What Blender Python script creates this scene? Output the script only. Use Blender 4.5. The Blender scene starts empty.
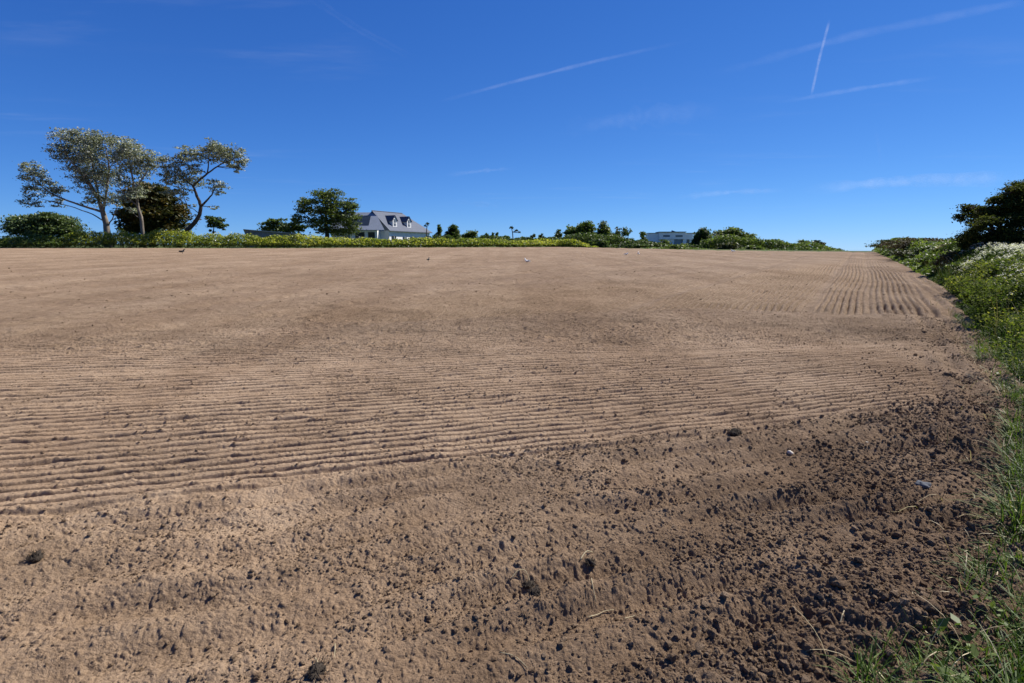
import bpy, math
import numpy as np
from mathutils import Vector, Matrix

R = math.radians
scene = bpy.context.scene
C = scene.collection

# ------------------------------------------------------------------ camera
H = 1.7
F_PX = 20.0 / 36.0 * 1024
SLOPE = 0.0211                      # the field climbs gently away from the eye
PITCH = R(10.31) - math.atan(SLOPE)
cam_d = bpy.data.cameras.new('camera')
cam = bpy.data.objects.new('camera', cam_d)
C.objects.link(cam)
cam.location = (0, 0, H)
cam.rotation_euler = (R(90) - PITCH, 0, 0)
cam_d.lens = 20.0
cam_d.sensor_width = 36.0
cam_d.clip_start = 0.05
cam_d.clip_end = 200000
scene.camera = cam

# ------------------------------------------------------------------ light
SUN_AZ, SUN_EL = R(57), R(45)          # azimuth clockwise from the view direction (+Y)
world = bpy.data.worlds.new('World')
scene.world = world
world.use_nodes = True
wn, wl = world.node_tree.nodes, world.node_tree.links
wn.clear()
w_out = wn.new('ShaderNodeOutputWorld')
w_bg = wn.new('ShaderNodeBackground')
w_sky = wn.new('ShaderNodeTexSky')
w_sky.sky_type = 'NISHITA'
w_sky.sun_disc = False
w_sky.sun_elevation = SUN_EL
w_sky.sun_rotation = SUN_AZ
w_sky.altitude = 0
w_sky.air_density = 0.6
w_sky.dust_density = 0.0
w_sky.ozone_density = 2.0
STRENGTH = 0.0515
w_bg.inputs['Strength'].default_value = STRENGTH
# high thin cirrus streaks, laid out on a cloud plane overhead
w_tc = wn.new('ShaderNodeTexCoord')
w_sep = wn.new('ShaderNodeSeparateXYZ')
wl.new(w_tc.outputs['Generated'], w_sep.inputs[0])
def wmath(op, a, b=None, clamp=False):
    n = wn.new('ShaderNodeMath'); n.operation = op; n.use_clamp = clamp
    for i, v in enumerate((a, b)):
        if v is None: continue
        if isinstance(v, (int, float)): n.inputs[i].default_value = v
        else: wl.new(v, n.inputs[i])
    return n.outputs[0]
# grade the sky's colour as the camera's profile does: deeper blue, cleaner horizon
w_rgb = wn.new('ShaderNodeSeparateColor'); wl.new(w_sky.outputs[0], w_rgb.inputs[0])
w_grade = wn.new('ShaderNodeCombineColor')
for ch, (gain, ex) in enumerate(((0.47, 1.13), (0.69, 0.88), (1.09, 0.63))):
    v = wmath('POWER', wmath('MULTIPLY', w_rgb.outputs[ch], 0.10), ex)
    wl.new(wmath('MULTIPLY', v, gain / 0.10), w_grade.inputs[ch])
zz = wmath('MAXIMUM', w_sep.outputs['Z'], 0.02)
cx = wmath('DIVIDE', w_sep.outputs['X'], zz)
cy = wmath('DIVIDE', w_sep.outputs['Y'], zz)
w_comb = wn.new('ShaderNodeCombineXYZ')
wl.new(cx, w_comb.inputs[0]); wl.new(cy, w_comb.inputs[1])
w_map = wn.new('ShaderNodeMapping')
w_map.inputs['Rotation'].default_value = (0, 0, R(-8))
w_map.inputs['Scale'].default_value = (0.55, 1.6, 1)
wl.new(w_comb.outputs[0], w_map.inputs[0])
def wnoise(vec, scale, detail, rough, off):
    m = wn.new('ShaderNodeMapping'); m.inputs['Location'].default_value = off
    wl.new(vec, m.inputs[0])
    n = wn.new('ShaderNodeTexNoise'); n.inputs['Scale'].default_value = scale
    n.inputs['Detail'].default_value = detail; n.inputs['Roughness'].default_value = rough
    wl.new(m.outputs[0], n.inputs['Vector'])
    return n.outputs['Fac']
def wramp(v, a, b):
    n = wn.new('ShaderNodeMapRange'); n.interpolation_type = 'SMOOTHSTEP'
    n.inputs['From Min'].default_value = a; n.inputs['From Max'].default_value = b
    wl.new(v, n.inputs['Value'])
    return n.outputs[0]
ci = wmath('MULTIPLY', wramp(wnoise(w_map.outputs[0], 1.1, 5, 0.62, (3.1, 1.7, 0)), 0.50, 0.78),
           wramp(wnoise(w_comb.outputs[0], 0.35, 2, 0.5, (7.7, 2.2, 0)), 0.48, 0.66))
ci = wmath('MULTIPLY', ci, wramp(w_sep.outputs['Z'], 0.03, 0.12))
ci = wmath('MULTIPLY', ci, 0.10)
w_mix = wn.new('ShaderNodeMix'); w_mix.data_type = 'RGBA'
wl.new(ci, w_mix.inputs['Factor'])
wl.new(w_grade.outputs[0], w_mix.inputs['A'])
w_mix.inputs['B'].default_value = (7.5, 8.2, 9.5, 1)
wl.new(w_mix.outputs['Result'], w_bg.inputs['Color'])
wl.new(w_bg.outputs[0], w_out.inputs['Surface'])

sun_d = bpy.data.lights.new('sun', 'SUN')
sun = bpy.data.objects.new('sun', sun_d)
C.objects.link(sun)
sun_d.energy = 5.0
sun_d.angle = R(0.53)
sun_d.color = (1.0, 0.95, 0.87)
sun_dir = Vector((math.sin(SUN_AZ) * math.cos(SUN_EL), math.cos(SUN_AZ) * math.cos(SUN_EL), math.sin(SUN_EL)))
sun.rotation_euler = sun_dir.to_track_quat('Z', 'Y').to_euler()
sun.location = sun_dir * 50

vs = scene.view_settings
vs.view_transform = 'Standard'
vs.look = 'None'
vs.gamma = 1.0
vs.exposure = 0.88
scene.render.engine = 'CYCLES'
scene.cycles.max_bounces = 6
scene.cycles.transparent_max_bounces = 16

rng = np.random.default_rng(7)

# ------------------------------------------------------------------ helpers
def tag(o, label=None, cat=None, group=None, kind=None):
    if label: o['label'] = label
    if cat: o['category'] = cat
    if group: o['group'] = group
    if kind: o['kind'] = kind
    return o

def empty(name, loc=(0, 0, 0), rz=0.0):
    o = bpy.data.objects.new(name, None)
    o.empty_display_size = 0.3
    o.location = loc
    o.rotation_euler = (0, 0, rz)
    C.objects.link(o)
    return o

def np_mesh(name, V, Fc, mat=None, smooth=False, parent=None):
    """one mesh object from numpy arrays; Fc is (n,3) or (n,4), or a list of such arrays"""
    V = np.asarray(V, dtype=np.float32)
    Fs = Fc if isinstance(Fc, list) else [Fc]
    Fs = [np.asarray(f, dtype=np.int32) for f in Fs if len(f)]
    me = bpy.data.meshes.new(name)
    me.vertices.add(len(V)); me.vertices.foreach_set('co', V.ravel())
    nl = sum(f.size for f in Fs); nf = sum(len(f) for f in Fs)
    me.loops.add(nl); me.polygons.add(nf)
    me.loops.foreach_set('vertex_index', np.concatenate([f.ravel() for f in Fs]))
    tot = np.concatenate([np.full(len(f), f.shape[1], dtype=np.int32) for f in Fs])
    st = np.concatenate([[0], np.cumsum(tot)[:-1]]).astype(np.int32)
    me.polygons.foreach_set('loop_start', st)
    me.polygons.foreach_set('loop_total', tot)
    me.polygons.foreach_set('use_smooth', np.full(nf, bool(smooth)))
    me.update(calc_edges=True); me.validate()
    if mat: me.materials.append(mat)
    o = bpy.data.objects.new(name, me)
    C.objects.link(o)
    if parent is not None: o.parent = parent
    return o

class MB:
    """collects plain pieces into one mesh"""
    def __init__(s): s.V = []; s.Q = []; s.T = []; s.n = 0
    def add(s, V, Q=(), T=()):
        V = np.asarray(V, float).reshape(-1, 3)
        if len(Q): s.Q.append(np.asarray(Q, int) + s.n)
        if len(T): s.T.append(np.asarray(T, int) + s.n)
        s.V.append(V); s.n += len(V)
        return s
    def box(s, x0, x1, y0, y1, z0, z1):
        V = [(x, y, z) for z in (z0, z1) for y in (y0, y1) for x in (x0, x1)]
        return s.add(V, [(0, 2, 3, 1), (4, 5, 7, 6), (0, 1, 5, 4), (2, 6, 7, 3), (0, 4, 6, 2), (1, 3, 7, 5)])
    def slab(s, pts, off):
        """a polygon (3 or 4 points) thickened by vector off"""
        n = len(pts); P = [np.array(p, float) for p in pts]; o = np.array(off, float)
        V = P + [p + o for p in P]
        side = [(i, (i + 1) % n, n + (i + 1) % n, n + i) for i in range(n)]
        if n == 4: return s.add(V, [(3, 2, 1, 0), (4, 5, 6, 7)] + side)
        return s.add(V, side, [(2, 1, 0), (3, 4, 5)])
    def tube(s, pts, rad, k=6, cap=True):
        P = np.array(pts, float); n = len(P)
        rad = np.broadcast_to(np.asarray(rad, float), (n,))
        T = np.gradient(P, axis=0); T /= np.linalg.norm(T, axis=1)[:, None] + 1e-12
        ref = np.array([0.13, 0.97, 0.2]); V = []
        for i in range(n):
            u = np.cross(T[i], ref)
            if np.linalg.norm(u) < 1e-3: u = np.cross(T[i], [1, 0, 0])
            u /= np.linalg.norm(u); v = np.cross(T[i], u)
            for j in range(k):
                a = 2 * math.pi * j / k
                V.append(P[i] + rad[i] * (math.cos(a) * u + math.sin(a) * v))
        Q = [(i * k + j, i * k + (j + 1) % k, (i + 1) * k + (j + 1) % k, (i + 1) * k + j) for i in range(n - 1) for j in range(k)]
        Tn = []
        if cap:
            V += [P[0], P[-1]]; a, b = n * k, n * k + 1
            Tn = [(a, (j + 1) % k, j) for j in range(k)] + [(b, (n - 1) * k + j, (n - 1) * k + (j + 1) % k) for j in range(k)]
        return s.add(V, Q, Tn)
    def ellipsoid(s, c, r, nu=12, nv=8):
        V = []; Q = []; T = []
        for i in range(1, nv):
            t = math.pi * i / nv
            for j in range(nu):
                p = 2 * math.pi * j / nu
                V.append((c[0] + r[0] * math.sin(t) * math.cos(p), c[1] + r[1] * math.sin(t) * math.sin(p), c[2] + r[2] * math.cos(t)))
        V += [(c[0], c[1], c[2] + r[2]), (c[0], c[1], c[2] - r[2])]
        a = (nv - 1) * nu; b = a + 1
        for i in range(nv - 2):
            for j in range(nu):
                Q.append((i * nu + j, (i + 1) * nu + j, (i + 1) * nu + (j + 1) % nu, i * nu + (j + 1) % nu))
        for j in range(nu):
            T.append((a, j, (j + 1) % nu)); T.append((b, (nv - 2) * nu + (j + 1) % nu, (nv - 2) * nu + j))
        return s.add(V, Q, T)
    def build(s, name, mat, parent=None, smooth=False):
        V = np.concatenate(s.V)
        Fc = []
        if s.Q: Fc.append(np.concatenate(s.Q))
        if s.T: Fc.append(np.concatenate(s.T))
        return np_mesh(name, V, Fc, mat, smooth, parent)

# lattice noise -------------------------------------------------------
def _hash(ix, iy, seed):
    h = (ix.astype(np.int64) * 374761393 + iy.astype(np.int64) * 668265263 + seed * 1442695041) & 0xffffffff
    h = ((h ^ (h >> 13)) * 1274126177) & 0xffffffff
    h = ((h ^ (h >> 16)) * 2246822519) & 0xffffffff
    return ((h ^ (h >> 15)) & 0xffffff) / float(0xffffff)

def vnoise(x, y, seed):
    xi = np.floor(x); yi = np.floor(y); fx = x - xi; fy = y - yi
    fx = fx * fx * fx * (fx * (fx * 6 - 15) + 10); fy = fy * fy * fy * (fy * (fy * 6 - 15) + 10)
    a = _hash(xi, yi, seed); b = _hash(xi + 1, yi, seed); c = _hash(xi, yi + 1, seed); d = _hash(xi + 1, yi + 1, seed)
    return (a + (b - a) * fx) * (1 - fy) + (c + (d - c) * fx) * fy * 1.0 - 0.5

def lumps(x, y, cell, seed, dens):
    """rounded clods of random size scattered one per cell: their height in metres"""
    X = x / cell; Y = y / cell; xi = np.floor(X); yi = np.floor(Y)
    h = np.zeros_like(x)
    for dx in (-1, 0, 1):
        for dy in (-1, 0, 1):
            ix = xi + dx; iy = yi + dy
            r0 = _hash(ix, iy, seed + 2)
            rad = 0.18 + 0.42 * r0 * r0
            ox = ix + 0.15 + 0.7 * _hash(ix, iy, seed); oy = iy + 0.15 + 0.7 * _hash(ix, iy, seed + 1)
            ang = _hash(ix, iy, seed + 4) * math.pi
            ex = X - ox; ey = Y - oy
            ca, sa = np.cos(ang), np.sin(ang)
            u = (ex * ca + ey * sa) * 0.8; v = (-ex * sa + ey * ca) * 1.25
            d2 = u * u + v * v
            on = _hash(ix, iy, seed + 3) < dens
            k = np.where(on, np.sqrt(np.maximum(0, rad * rad - d2)) * (0.55 + 0.5 * r0), 0)
            h = np.maximum(h, k)
    return h * cell

def sstep(a, b, x):
    t = np.clip((x - a) / (b - a), 0, 1)
    return t * t * (3 - 2 * t)

# ------------------------------------------------------------------ materials
class NT:
    def __init__(s, m): s.t = m.node_tree; s.n = s.t.nodes; s.l = s.t.links
    def new(s, typ, **kw):
        nd = s.n.new(typ)
        for k, v in kw.items(): setattr(nd, k, v)
        return nd
    def set(s, sock, v):
        if hasattr(v, 'is_output') or isinstance(v, bpy.types.NodeSocket): s.l.new(v, sock)
        else: sock.default_value = v
    def math(s, op, a, b=0.0, clamp=False):
        nd = s.new('ShaderNodeMath', operation=op, use_clamp=clamp); s.set(nd.inputs[0], a); s.set(nd.inputs[1], b); return nd.outputs[0]
    def mix(s, f, a, b, blend='MIX'):
        nd = s.new('ShaderNodeMix', data_type='RGBA', blend_type=blend)
        s.set(nd.inputs['Factor'], f); s.set(nd.inputs['A'], a); s.set(nd.inputs['B'], b); return nd.outputs['Result']
    def coord(s, which='Object', scale=None, rot=None):
        o = s.new('ShaderNodeTexCoord').outputs[which]
        if scale or rot:
            m = s.new('ShaderNodeMapping')
            if scale: m.inputs['Scale'].default_value = scale
            if rot: m.inputs['Rotation'].default_value = rot
            s.l.new(o, m.inputs[0]); o = m.outputs[0]
        return o
    def noise(s, vec, scale, detail=4, rough=0.55, out='Fac'):
        nd = s.new('ShaderNodeTexNoise'); nd.inputs['Scale'].default_value = scale
        nd.inputs['Detail'].default_value = detail; nd.inputs['Roughness'].default_value = rough
        s.l.new(vec, nd.inputs['Vector']); return nd.outputs[out]
    def range(s, v, a, b, c=0.0, d=1.0):
        nd = s.new('ShaderNodeMapRange', interpolation_type='SMOOTHSTEP')
        s.set(nd.inputs['Value'], v); nd.inputs['From Min'].default_value = a; nd.inputs['From Max'].default_value = b
        nd.inputs['To Min'].default_value = c; nd.inputs['To Max'].default_value = d; return nd.outputs[0]
    def ramp(s, v, stops, interp='LINEAR'):
        nd = s.new('ShaderNodeValToRGB'); r = nd.color_ramp; r.interpolation = interp
        while len(r.elements) < len(stops): r.elements.new(0.5)
        for e, (p, c) in zip(r.elements, stops): e.position = p; e.color = (*c, 1)
        s.l.new(v, nd.inputs[0]); return nd.outputs[0]
    def bump(s, h, strength, dist, normal=None):
        nd = s.new('ShaderNodeBump'); nd.inputs['Strength'].default_value = strength; nd.inputs['Distance'].default_value = dist
        s.l.new(h, nd.inputs['Height'])
        if normal is not None: s.l.new(normal, nd.inputs['Normal'])
        return nd.outputs[0]

def new_mat(name):
    m = bpy.data.materials.new(name); m.use_nodes = True
    nt = NT(m); nt.n.clear()
    out = nt.new('ShaderNodeOutputMaterial')
    return m, nt, out

def plain(name, col, rough=0.7, var=0.12, scale=3.0, bump=0.0, spec=0.3, metal=0.0):
    m, nt, out = new_mat(name)
    b = nt.new('ShaderNodeBsdfPrincipled')
    v = nt.coord('Object')
    f = nt.noise(v, scale, 5, 0.6)
    lo = tuple(c * (1 - var) for c in col); hi = tuple(min(1, c * (1 + var)) for c in col)
    nt.l.new(nt.ramp(f, [(0.3, lo), (0.7, hi)]), b.inputs['Base Color'])
    b.inputs['Roughness'].default_value = rough
    b.inputs['Specular IOR Level'].default_value = spec
    b.inputs['Metallic'].default_value = metal
    if bump: nt.l.new(nt.bump(nt.noise(v, scale * 6, 4), 0.6, bump), b.inputs['Normal'])
    nt.l.new(b.outputs[0], out.inputs['Surface'])
    return m

def leaf_mat(name, stops, trans=0.3, big=0.25, bscale=0.6, rough=0.55, spec=0.25):
    """every leaf gets its own tint; broad patches lean lighter or darker as real foliage does"""
    m, nt, out = new_mat(name)
    geo = nt.new('ShaderNodeNewGeometry')
    rnd = geo.outputs['Random Per Island']
    nz = nt.noise(nt.coord('Object'), bscale, 3, 0.5)
    v = nt.math('ADD', nt.math('MULTIPLY', rnd, 1 - big), nt.math('MULTIPLY', nt.range(nz, 0.3, 0.7), big))
    col = nt.ramp(v, stops)
    b = nt.new('ShaderNodeBsdfPrincipled')
    nt.l.new(col, b.inputs['Base Color'])
    b.inputs['Roughness'].default_value = rough
    b.inputs['Specular IOR Level'].default_value = spec
    t = nt.new('ShaderNodeBsdfTranslucent')
    nt.l.new(nt.mix(1.0, col, (1.0, 1.05, 0.55, 1), 'MULTIPLY'), t.inputs['Color'])
    mx = nt.new('ShaderNodeMixShader'); mx.inputs[0].default_value = trans
    nt.l.new(b.outputs[0], mx.inputs[1]); nt.l.new(t.outputs[0], mx.inputs[2])
    nt.l.new(mx.outputs[0], out.inputs['Surface'])
    return m

def soil_mat(name, clod=False):
    m, nt, out = new_mat(name)
    v = nt.coord('Object')
    b = nt.new('ShaderNodeBsdfPrincipled')
    n1 = nt.noise(v, 0.35, 4, 0.6)
    n2 = nt.noise(v, 4.0, 6, 0.65)
    n3 = nt.noise(v, 60.0, 5, 0.7)
    f = nt.math('ADD', nt.math('MULTIPLY', n1, 0.35), nt.math('ADD', nt.math('MULTIPLY', n2, 0.4), nt.math('MULTIPLY', n3, 0.45)))
    col = nt.ramp(f, [(0.40, SOIL_LO), (0.58, SOIL_MID), (0.78, SOIL_HI)])
    # moist headland, with shade of the clods painted in, along the hedge (the attribute follows the distance from the hedge)
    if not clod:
        at = nt.new('ShaderNodeAttribute', attribute_name='damp_shade')
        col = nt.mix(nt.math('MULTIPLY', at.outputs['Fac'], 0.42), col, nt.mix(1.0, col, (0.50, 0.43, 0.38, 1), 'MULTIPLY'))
    else:
        geo = nt.new('ShaderNodeNewGeometry')
        col = nt.mix(nt.range(geo.outputs['Random Per Island'], 0.2, 1.0, 0.0, 0.5), col, nt.mix(1.0, col, (0.5, 0.43, 0.38, 1), 'MULTIPLY'))
    # successive passes of the harrow left drier and moister strips
    ms = nt.noise(nt.coord('Object', (0.55, 0.035, 1.0), (0, 0, R(31.3))), 1.0, 4, 0.6)
    col = nt.mix(nt.range(ms, 0.35, 0.65, 0.0, 0.85), col, nt.mix(1.0, col, (0.80, 0.765, 0.74, 1), 'MULTIPLY'))
    # tiny pale flecks of stone and chaff
    vo = nt.new('ShaderNodeTexVoronoi'); vo.inputs['Scale'].default_value = 45.0; nt.l.new(v, vo.inputs['Vector'])
    fl = nt.math('MULTIPLY', nt.range(vo.outputs['Distance'], 0.10, 0.16, 1.0, 0.0), nt.range(vo.outputs['Color'], 0.86, 0.9))
    col = nt.mix(nt.math('MULTIPLY', fl, 0.5), col, (0.42, 0.36, 0.29, 1))
    nt.l.new(col, b.inputs['Base Color'])
    b.inputs['Roughness'].default_value = 0.95
    b.inputs['Diffuse Roughness'].default_value = 0.3
    b.inputs['Specular IOR Level'].default_value = 0.08
    hsum = nt.math('ADD', nt.math('MULTIPLY', nt.noise(v, 22.0, 8, 0.72), 1.0), nt.math('MULTIPLY', nt.noise(v, 110.0, 5, 0.7), 0.35))
    # loose ground is rough; the pressed tops of the drilled ridges are smoother
    rg_ = 1.0
    if not clod: rg_ = nt.range(nt.new('ShaderNodeAttribute', attribute_name='firm').outputs['Fac'], 0.0, 1.0, 1.0, 0.38)
    nrm = nt.bump(nt.noise(v, 3.2, 8, 0.78), 0.9, 0.14)
    if not clod: nt.l.new(rg_, nrm.node.inputs['Strength'])
    nrm = nt.bump(hsum, 0.9, 0.035, nrm)
    if not clod: nt.l.new(rg_, nrm.node.inputs['Strength'])
    nt.l.new(nrm, b.inputs['Normal'])
    nt.l.new(b.outputs[0], out.inputs['Surface'])
    return m

SOIL_LO, SOIL_MID, SOIL_HI = (0.142, 0.095, 0.060), (0.292, 0.205, 0.133), (0.42, 0.31, 0.21)
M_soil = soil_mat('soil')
M_clod = soil_mat('clod_soil', True)

# ------------------------------------------------------------------ layout of the land
EDGE_X = np.array([-400, -150, -36, 9, 17, 22, 27, 35, 43, 60, 90])
EDGE_Y = np.array([99, 99, 99, 111, 101, 91, 83, 78, 72, 66, 60])
def field_edge(x): return np.interp(x, EDGE_X, EDGE_Y)
VEG = np.array([(1.15, -60), (1.15, -3), (1.18, 0.5), (1.42, 1.94), (1.82, 2.2), (2.16, 2.40), (2.86, 2.97), (3.62, 3.82), (4.58, 4.9), (5.4, 5.95),
                (6.3, 7.3), (7.5, 9.0), (9.5, 11.9), (14.4, 18.9), (23, 33), (45, 71), (62, 100), (120, 198)], float)
def veg_x(y): return np.interp(y, VEG[:, 1], VEG[:, 0])
def base_z(x, y):
    """lie of the land outside the field's clods and rows"""
    d = y - field_edge(x)
    rr = np.sqrt(x * x + y * y)
    side = np.clip(x / np.maximum(y, 1.0), 0, 2) * (y > 20)
    return SLOPE * np.clip(y, -60, 260) - 0.9 * sstep(5, 90, d) - 5 * sstep(10, 60, d) * sstep(0.43, 0.56, side) - 40 * sstep(170, 900, np.maximum(d, rr - 140))

def un(px, py, z=0.0):
    """ground point seen at a pixel of the photograph"""
    a = (px - 512) / F_PX; b = (341.5 - py) / F_PX
    d = np.array([a, math.cos(PITCH) + b * math.sin(PITCH), -math.sin(PITCH) + b * math.cos(PITCH)])
    t = (H - z) / (SLOPE * d[1] - d[2])
    return np.array([d[0] * t, d[1] * t, z + SLOPE * d[1] * t])

def at(px, py, D):
    """the point at distance D (metres along +Y) seen at a pixel"""
    a = (px - 512) / F_PX; b = (341.5 - py) / F_PX
    d = np.array([a, math.cos(PITCH) + b * math.sin(PITCH), -math.sin(PITCH) + b * math.cos(PITCH)])
    return np.array([0, 0, H]) + d * (D / d[1])

# soil heights --------------------------------------------------------
SOIL_OUT = {}
def soil_height(x, y, sp):
    """sp: local vertex spacing; detail finer than the mesh can hold is faded out"""
    def ok(w): return 1 - sstep(0.22, 0.5, sp / w)
    z = 0.05 * vnoise(x / 9, y / 9, 1) + 0.03 * vnoise(x / 2.7, y / 2.7, 2) * ok(2.7)
    wob = 0.08 * vnoise(x / 1.3, y / 1.3, 3) + 0.05 * vnoise(x / 0.4, y / 0.4, 4) + 0.12 * vnoise(x / 7, y / 7, 33)
    lo = 4.35 + 0.30 * x + wob
    top = 8.75 + 0.07 * x + 0.5 * wob
    far0 = np.interp(x, [-40, -9.6, -2.4, 4.85, 9, 14], [8.5, 10.4, 12.0, 14.3, 13.0, 12]) + wob * 2
    dv = veg_x(y) - x                                   # metres to the hedge bank, along X
    side = 1 - sstep(0.6, 1.05, dv * 0.84 + 2 * wob)   # hedge-side strip
    near = (1 - sstep(-0.25, 0.15, y - lo))
    band = (1 - near) * (1 - sstep(-0.2, 0.3, y - top)) * (1 - side)
    head = sstep(-0.2, 0.3, y - top) * (1 - sstep(-0.5, 0.5, y - far0))
    far = sstep(-0.5, 0.5, y - far0)
    # drill rows across the near band
    a = (y - 0.46 * x) / (1 - 0.036 * x)
    ph = a / 0.122 + 0.22 * vnoise(x / 2.5, y / 1.5, 5) + 0.18 * vnoise(x / 0.16, y / 0.12, 6)
    uu = ph - np.floor(ph)
    prof = sstep(0.0, 0.17, uu) * (1 - sstep(0.62, 1.0, uu))     # flat-topped ridge with a steep near face
    gap = np.clip(1.0 + 1.0 * vnoise(x / 0.35, y / 0.12, 7) + 0.4 * vnoise(x / 2.2, y / 1.1, 8), 0.15, 1.7)
    rowA = (prof - 0.55) * gap
    strip = 1 - 0.75 * np.exp(-((a - 8.0 + 0.3 * wob) / 0.16) ** 2) - 0.6 * np.exp(-((a - 6.75) / 0.13) ** 2)
    rowA = rowA * strip
    fadeA = ok(0.122)
    z = z + 0.048 * rowA * band * fadeA + 0.034 * rowA * head * fadeA
    SOIL_OUT['firm'] = np.clip((1 - near) * (1 - side) * (0.85 - 0.6 * sstep(-2.2, 3.5, y - top + 3 * vnoise(x / 2.2, y / 0.8, 47)))
                               + near * (1 - side) * (0.62 - 0.15 * sstep(-1.5, 2.2, x)) + 0.45 * side + 0.25 * vnoise(x / 0.8, y / 0.4, 48), 0, 1)
    # rows running away alongside the hedge
    q = x * 0.854 - y * 0.52
    qb = q + 0.28 * vnoise(x / 9, y / 9, 41) + 0.03 * vnoise(x / 0.8, y / 0.8, 9)
    ph2 = qb / 0.16
    f2 = np.abs(ph2 - np.round(ph2))
    gap2 = np.clip(1.0 + 1.2 * vnoise(x / 0.6, y / 0.9, 10) + 0.8 * vnoise(x / 3, y / 6, 44), 0.2, 1.7)
    r_ = np.sqrt(x * x + y * y)
    dr_ = 0.0567 * np.maximum(r_ / 14, 0.6) ** 1.25
    spq = dr_ * np.abs(0.854 * x - 0.52 * y) / np.maximum(r_, 0.1) + 0.00122 * np.abs(0.854 * y + 0.52 * x)
    fade2 = 1 - sstep(0.25, 0.5, spq / 0.16)
    strong = sstep(-5.6, -4.7, q) * (1 - sstep(1.2, 2.0, q)) + (0.25 + 0.45 * sstep(-13, -8, q)) * (1 - sstep(-5.6, -4.7, q))
    track = np.exp(-((q + 1.05) / 0.22) ** 2) + np.exp(-((q - 0.25) / 0.20) ** 2) * 0.6 + np.exp(-((q + 4.9) / 0.3) ** 2)
    q3 = (q + 5.2) / 3.1; tr3 = np.exp(-((q3 - np.round(q3)) * 3.1 / 0.33) ** 2) * (q < -5.5)
    z = z + (0.085 + 0.05 * (q < -1.2)) * (0.35 - np.exp(-(f2 / 0.2) ** 2)) * gap2 * far * strong * (1 - np.clip(track, 0, 1)) * fade2 - 0.06 * far * (track + 0.9 * tr3) - 0.07 * np.exp(-((y - far0) / 0.3) ** 2) * (0.6 + vnoise(x / 2, y / 2, 46))
    # ridges dragged beside the hedge
    tq = (q - 1.0) / 0.34
    z = z + 0.055 * side * (y > 4.5) * np.cos(2 * math.pi * tq) * ok(0.34) * (0.5 + vnoise(x / 1.5, y / 1.5, 45))
    # rough foreground: low harrow ridges, hollows and clods
    n_ = (y - 0.40 * x) / 0.33
    z = z + near * 0.058 * np.cos(2 * math.pi * (n_ + 0.9 * vnoise(x / 1.1, y / 0.6, 12))) * (0.5 + 0.9 * vnoise(x / 0.8, y / 0.5, 13)) * ok(0.33)
    rough = np.clip(near * (0.30 + 0.15 * sstep(-1.6, 2.0, x)) + side * (0.52 - 0.2 * sstep(4.2, 5.5, y)) + 0.13 * band + 0.7 * head + (0.85 + 0.5 * tr3) * far, 0, 1.2)
    calm = 0.55 + 0.9 * sstep(-0.25, 0.3, vnoise(x / 1.0, y / 0.7, 14))
    rough = rough * calm
    xw = x + 0.05 * vnoise(x / 0.12, y / 0.12, 101) + 0.02 * vnoise(x / 0.04, y / 0.04, 102)
    yw = y + 0.05 * vnoise(x / 0.12, y / 0.12, 103) + 0.02 * vnoise(x / 0.04, y / 0.04, 104)
    for wl_, amp, sd in ((1.1, 0.05, 22), (0.6, 0.038, 15), (0.3, 0.026, 16), (0.14, 0.020, 17), (0.07, 0.018, 18), (0.035, 0.016, 19), (0.018, 0.010, 20)):
        n = vnoise(xw / wl_, yw / wl_, sd)
        if wl_ <= 0.3: n = np.minimum(2.0 * np.abs(n), 0.62) - 0.3     # rounded clods parted by creases
        z = z + amp * n * rough * ok(wl_)
    fine = 0.55 + 0.5 * rough
    for cell, dens, sd, mul in ((0.20, 0.12, 50, 0.4), (0.11, 0.22, 60, 0.36), (0.06, 0.40, 70, 0.45), (0.03, 0.6, 80, 0.8), (0.016, 0.6, 85, 0.9)):
        wgt = rough if cell > 0.1 else fine
        z = z + lumps(x + 0.25 * cell * vnoise(x / cell * 2, y / cell * 2, sd + 8), y, cell, sd, dens) * 0.80 * mul * np.clip(wgt * 1.05, 0, 1) * ok(cell)
    # scattered dark pits
    pit = sstep(0.30, 0.42, vnoise(x / 0.17, y / 0.13, 90)) * sstep(0.0, 0.3, vnoise(x / 0.7, y / 0.7, 91))
    z = z - 0.012 * pit * np.clip(rough * 1.4 + 0.12, 0, 1) * ok(0.13)
    return z

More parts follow.
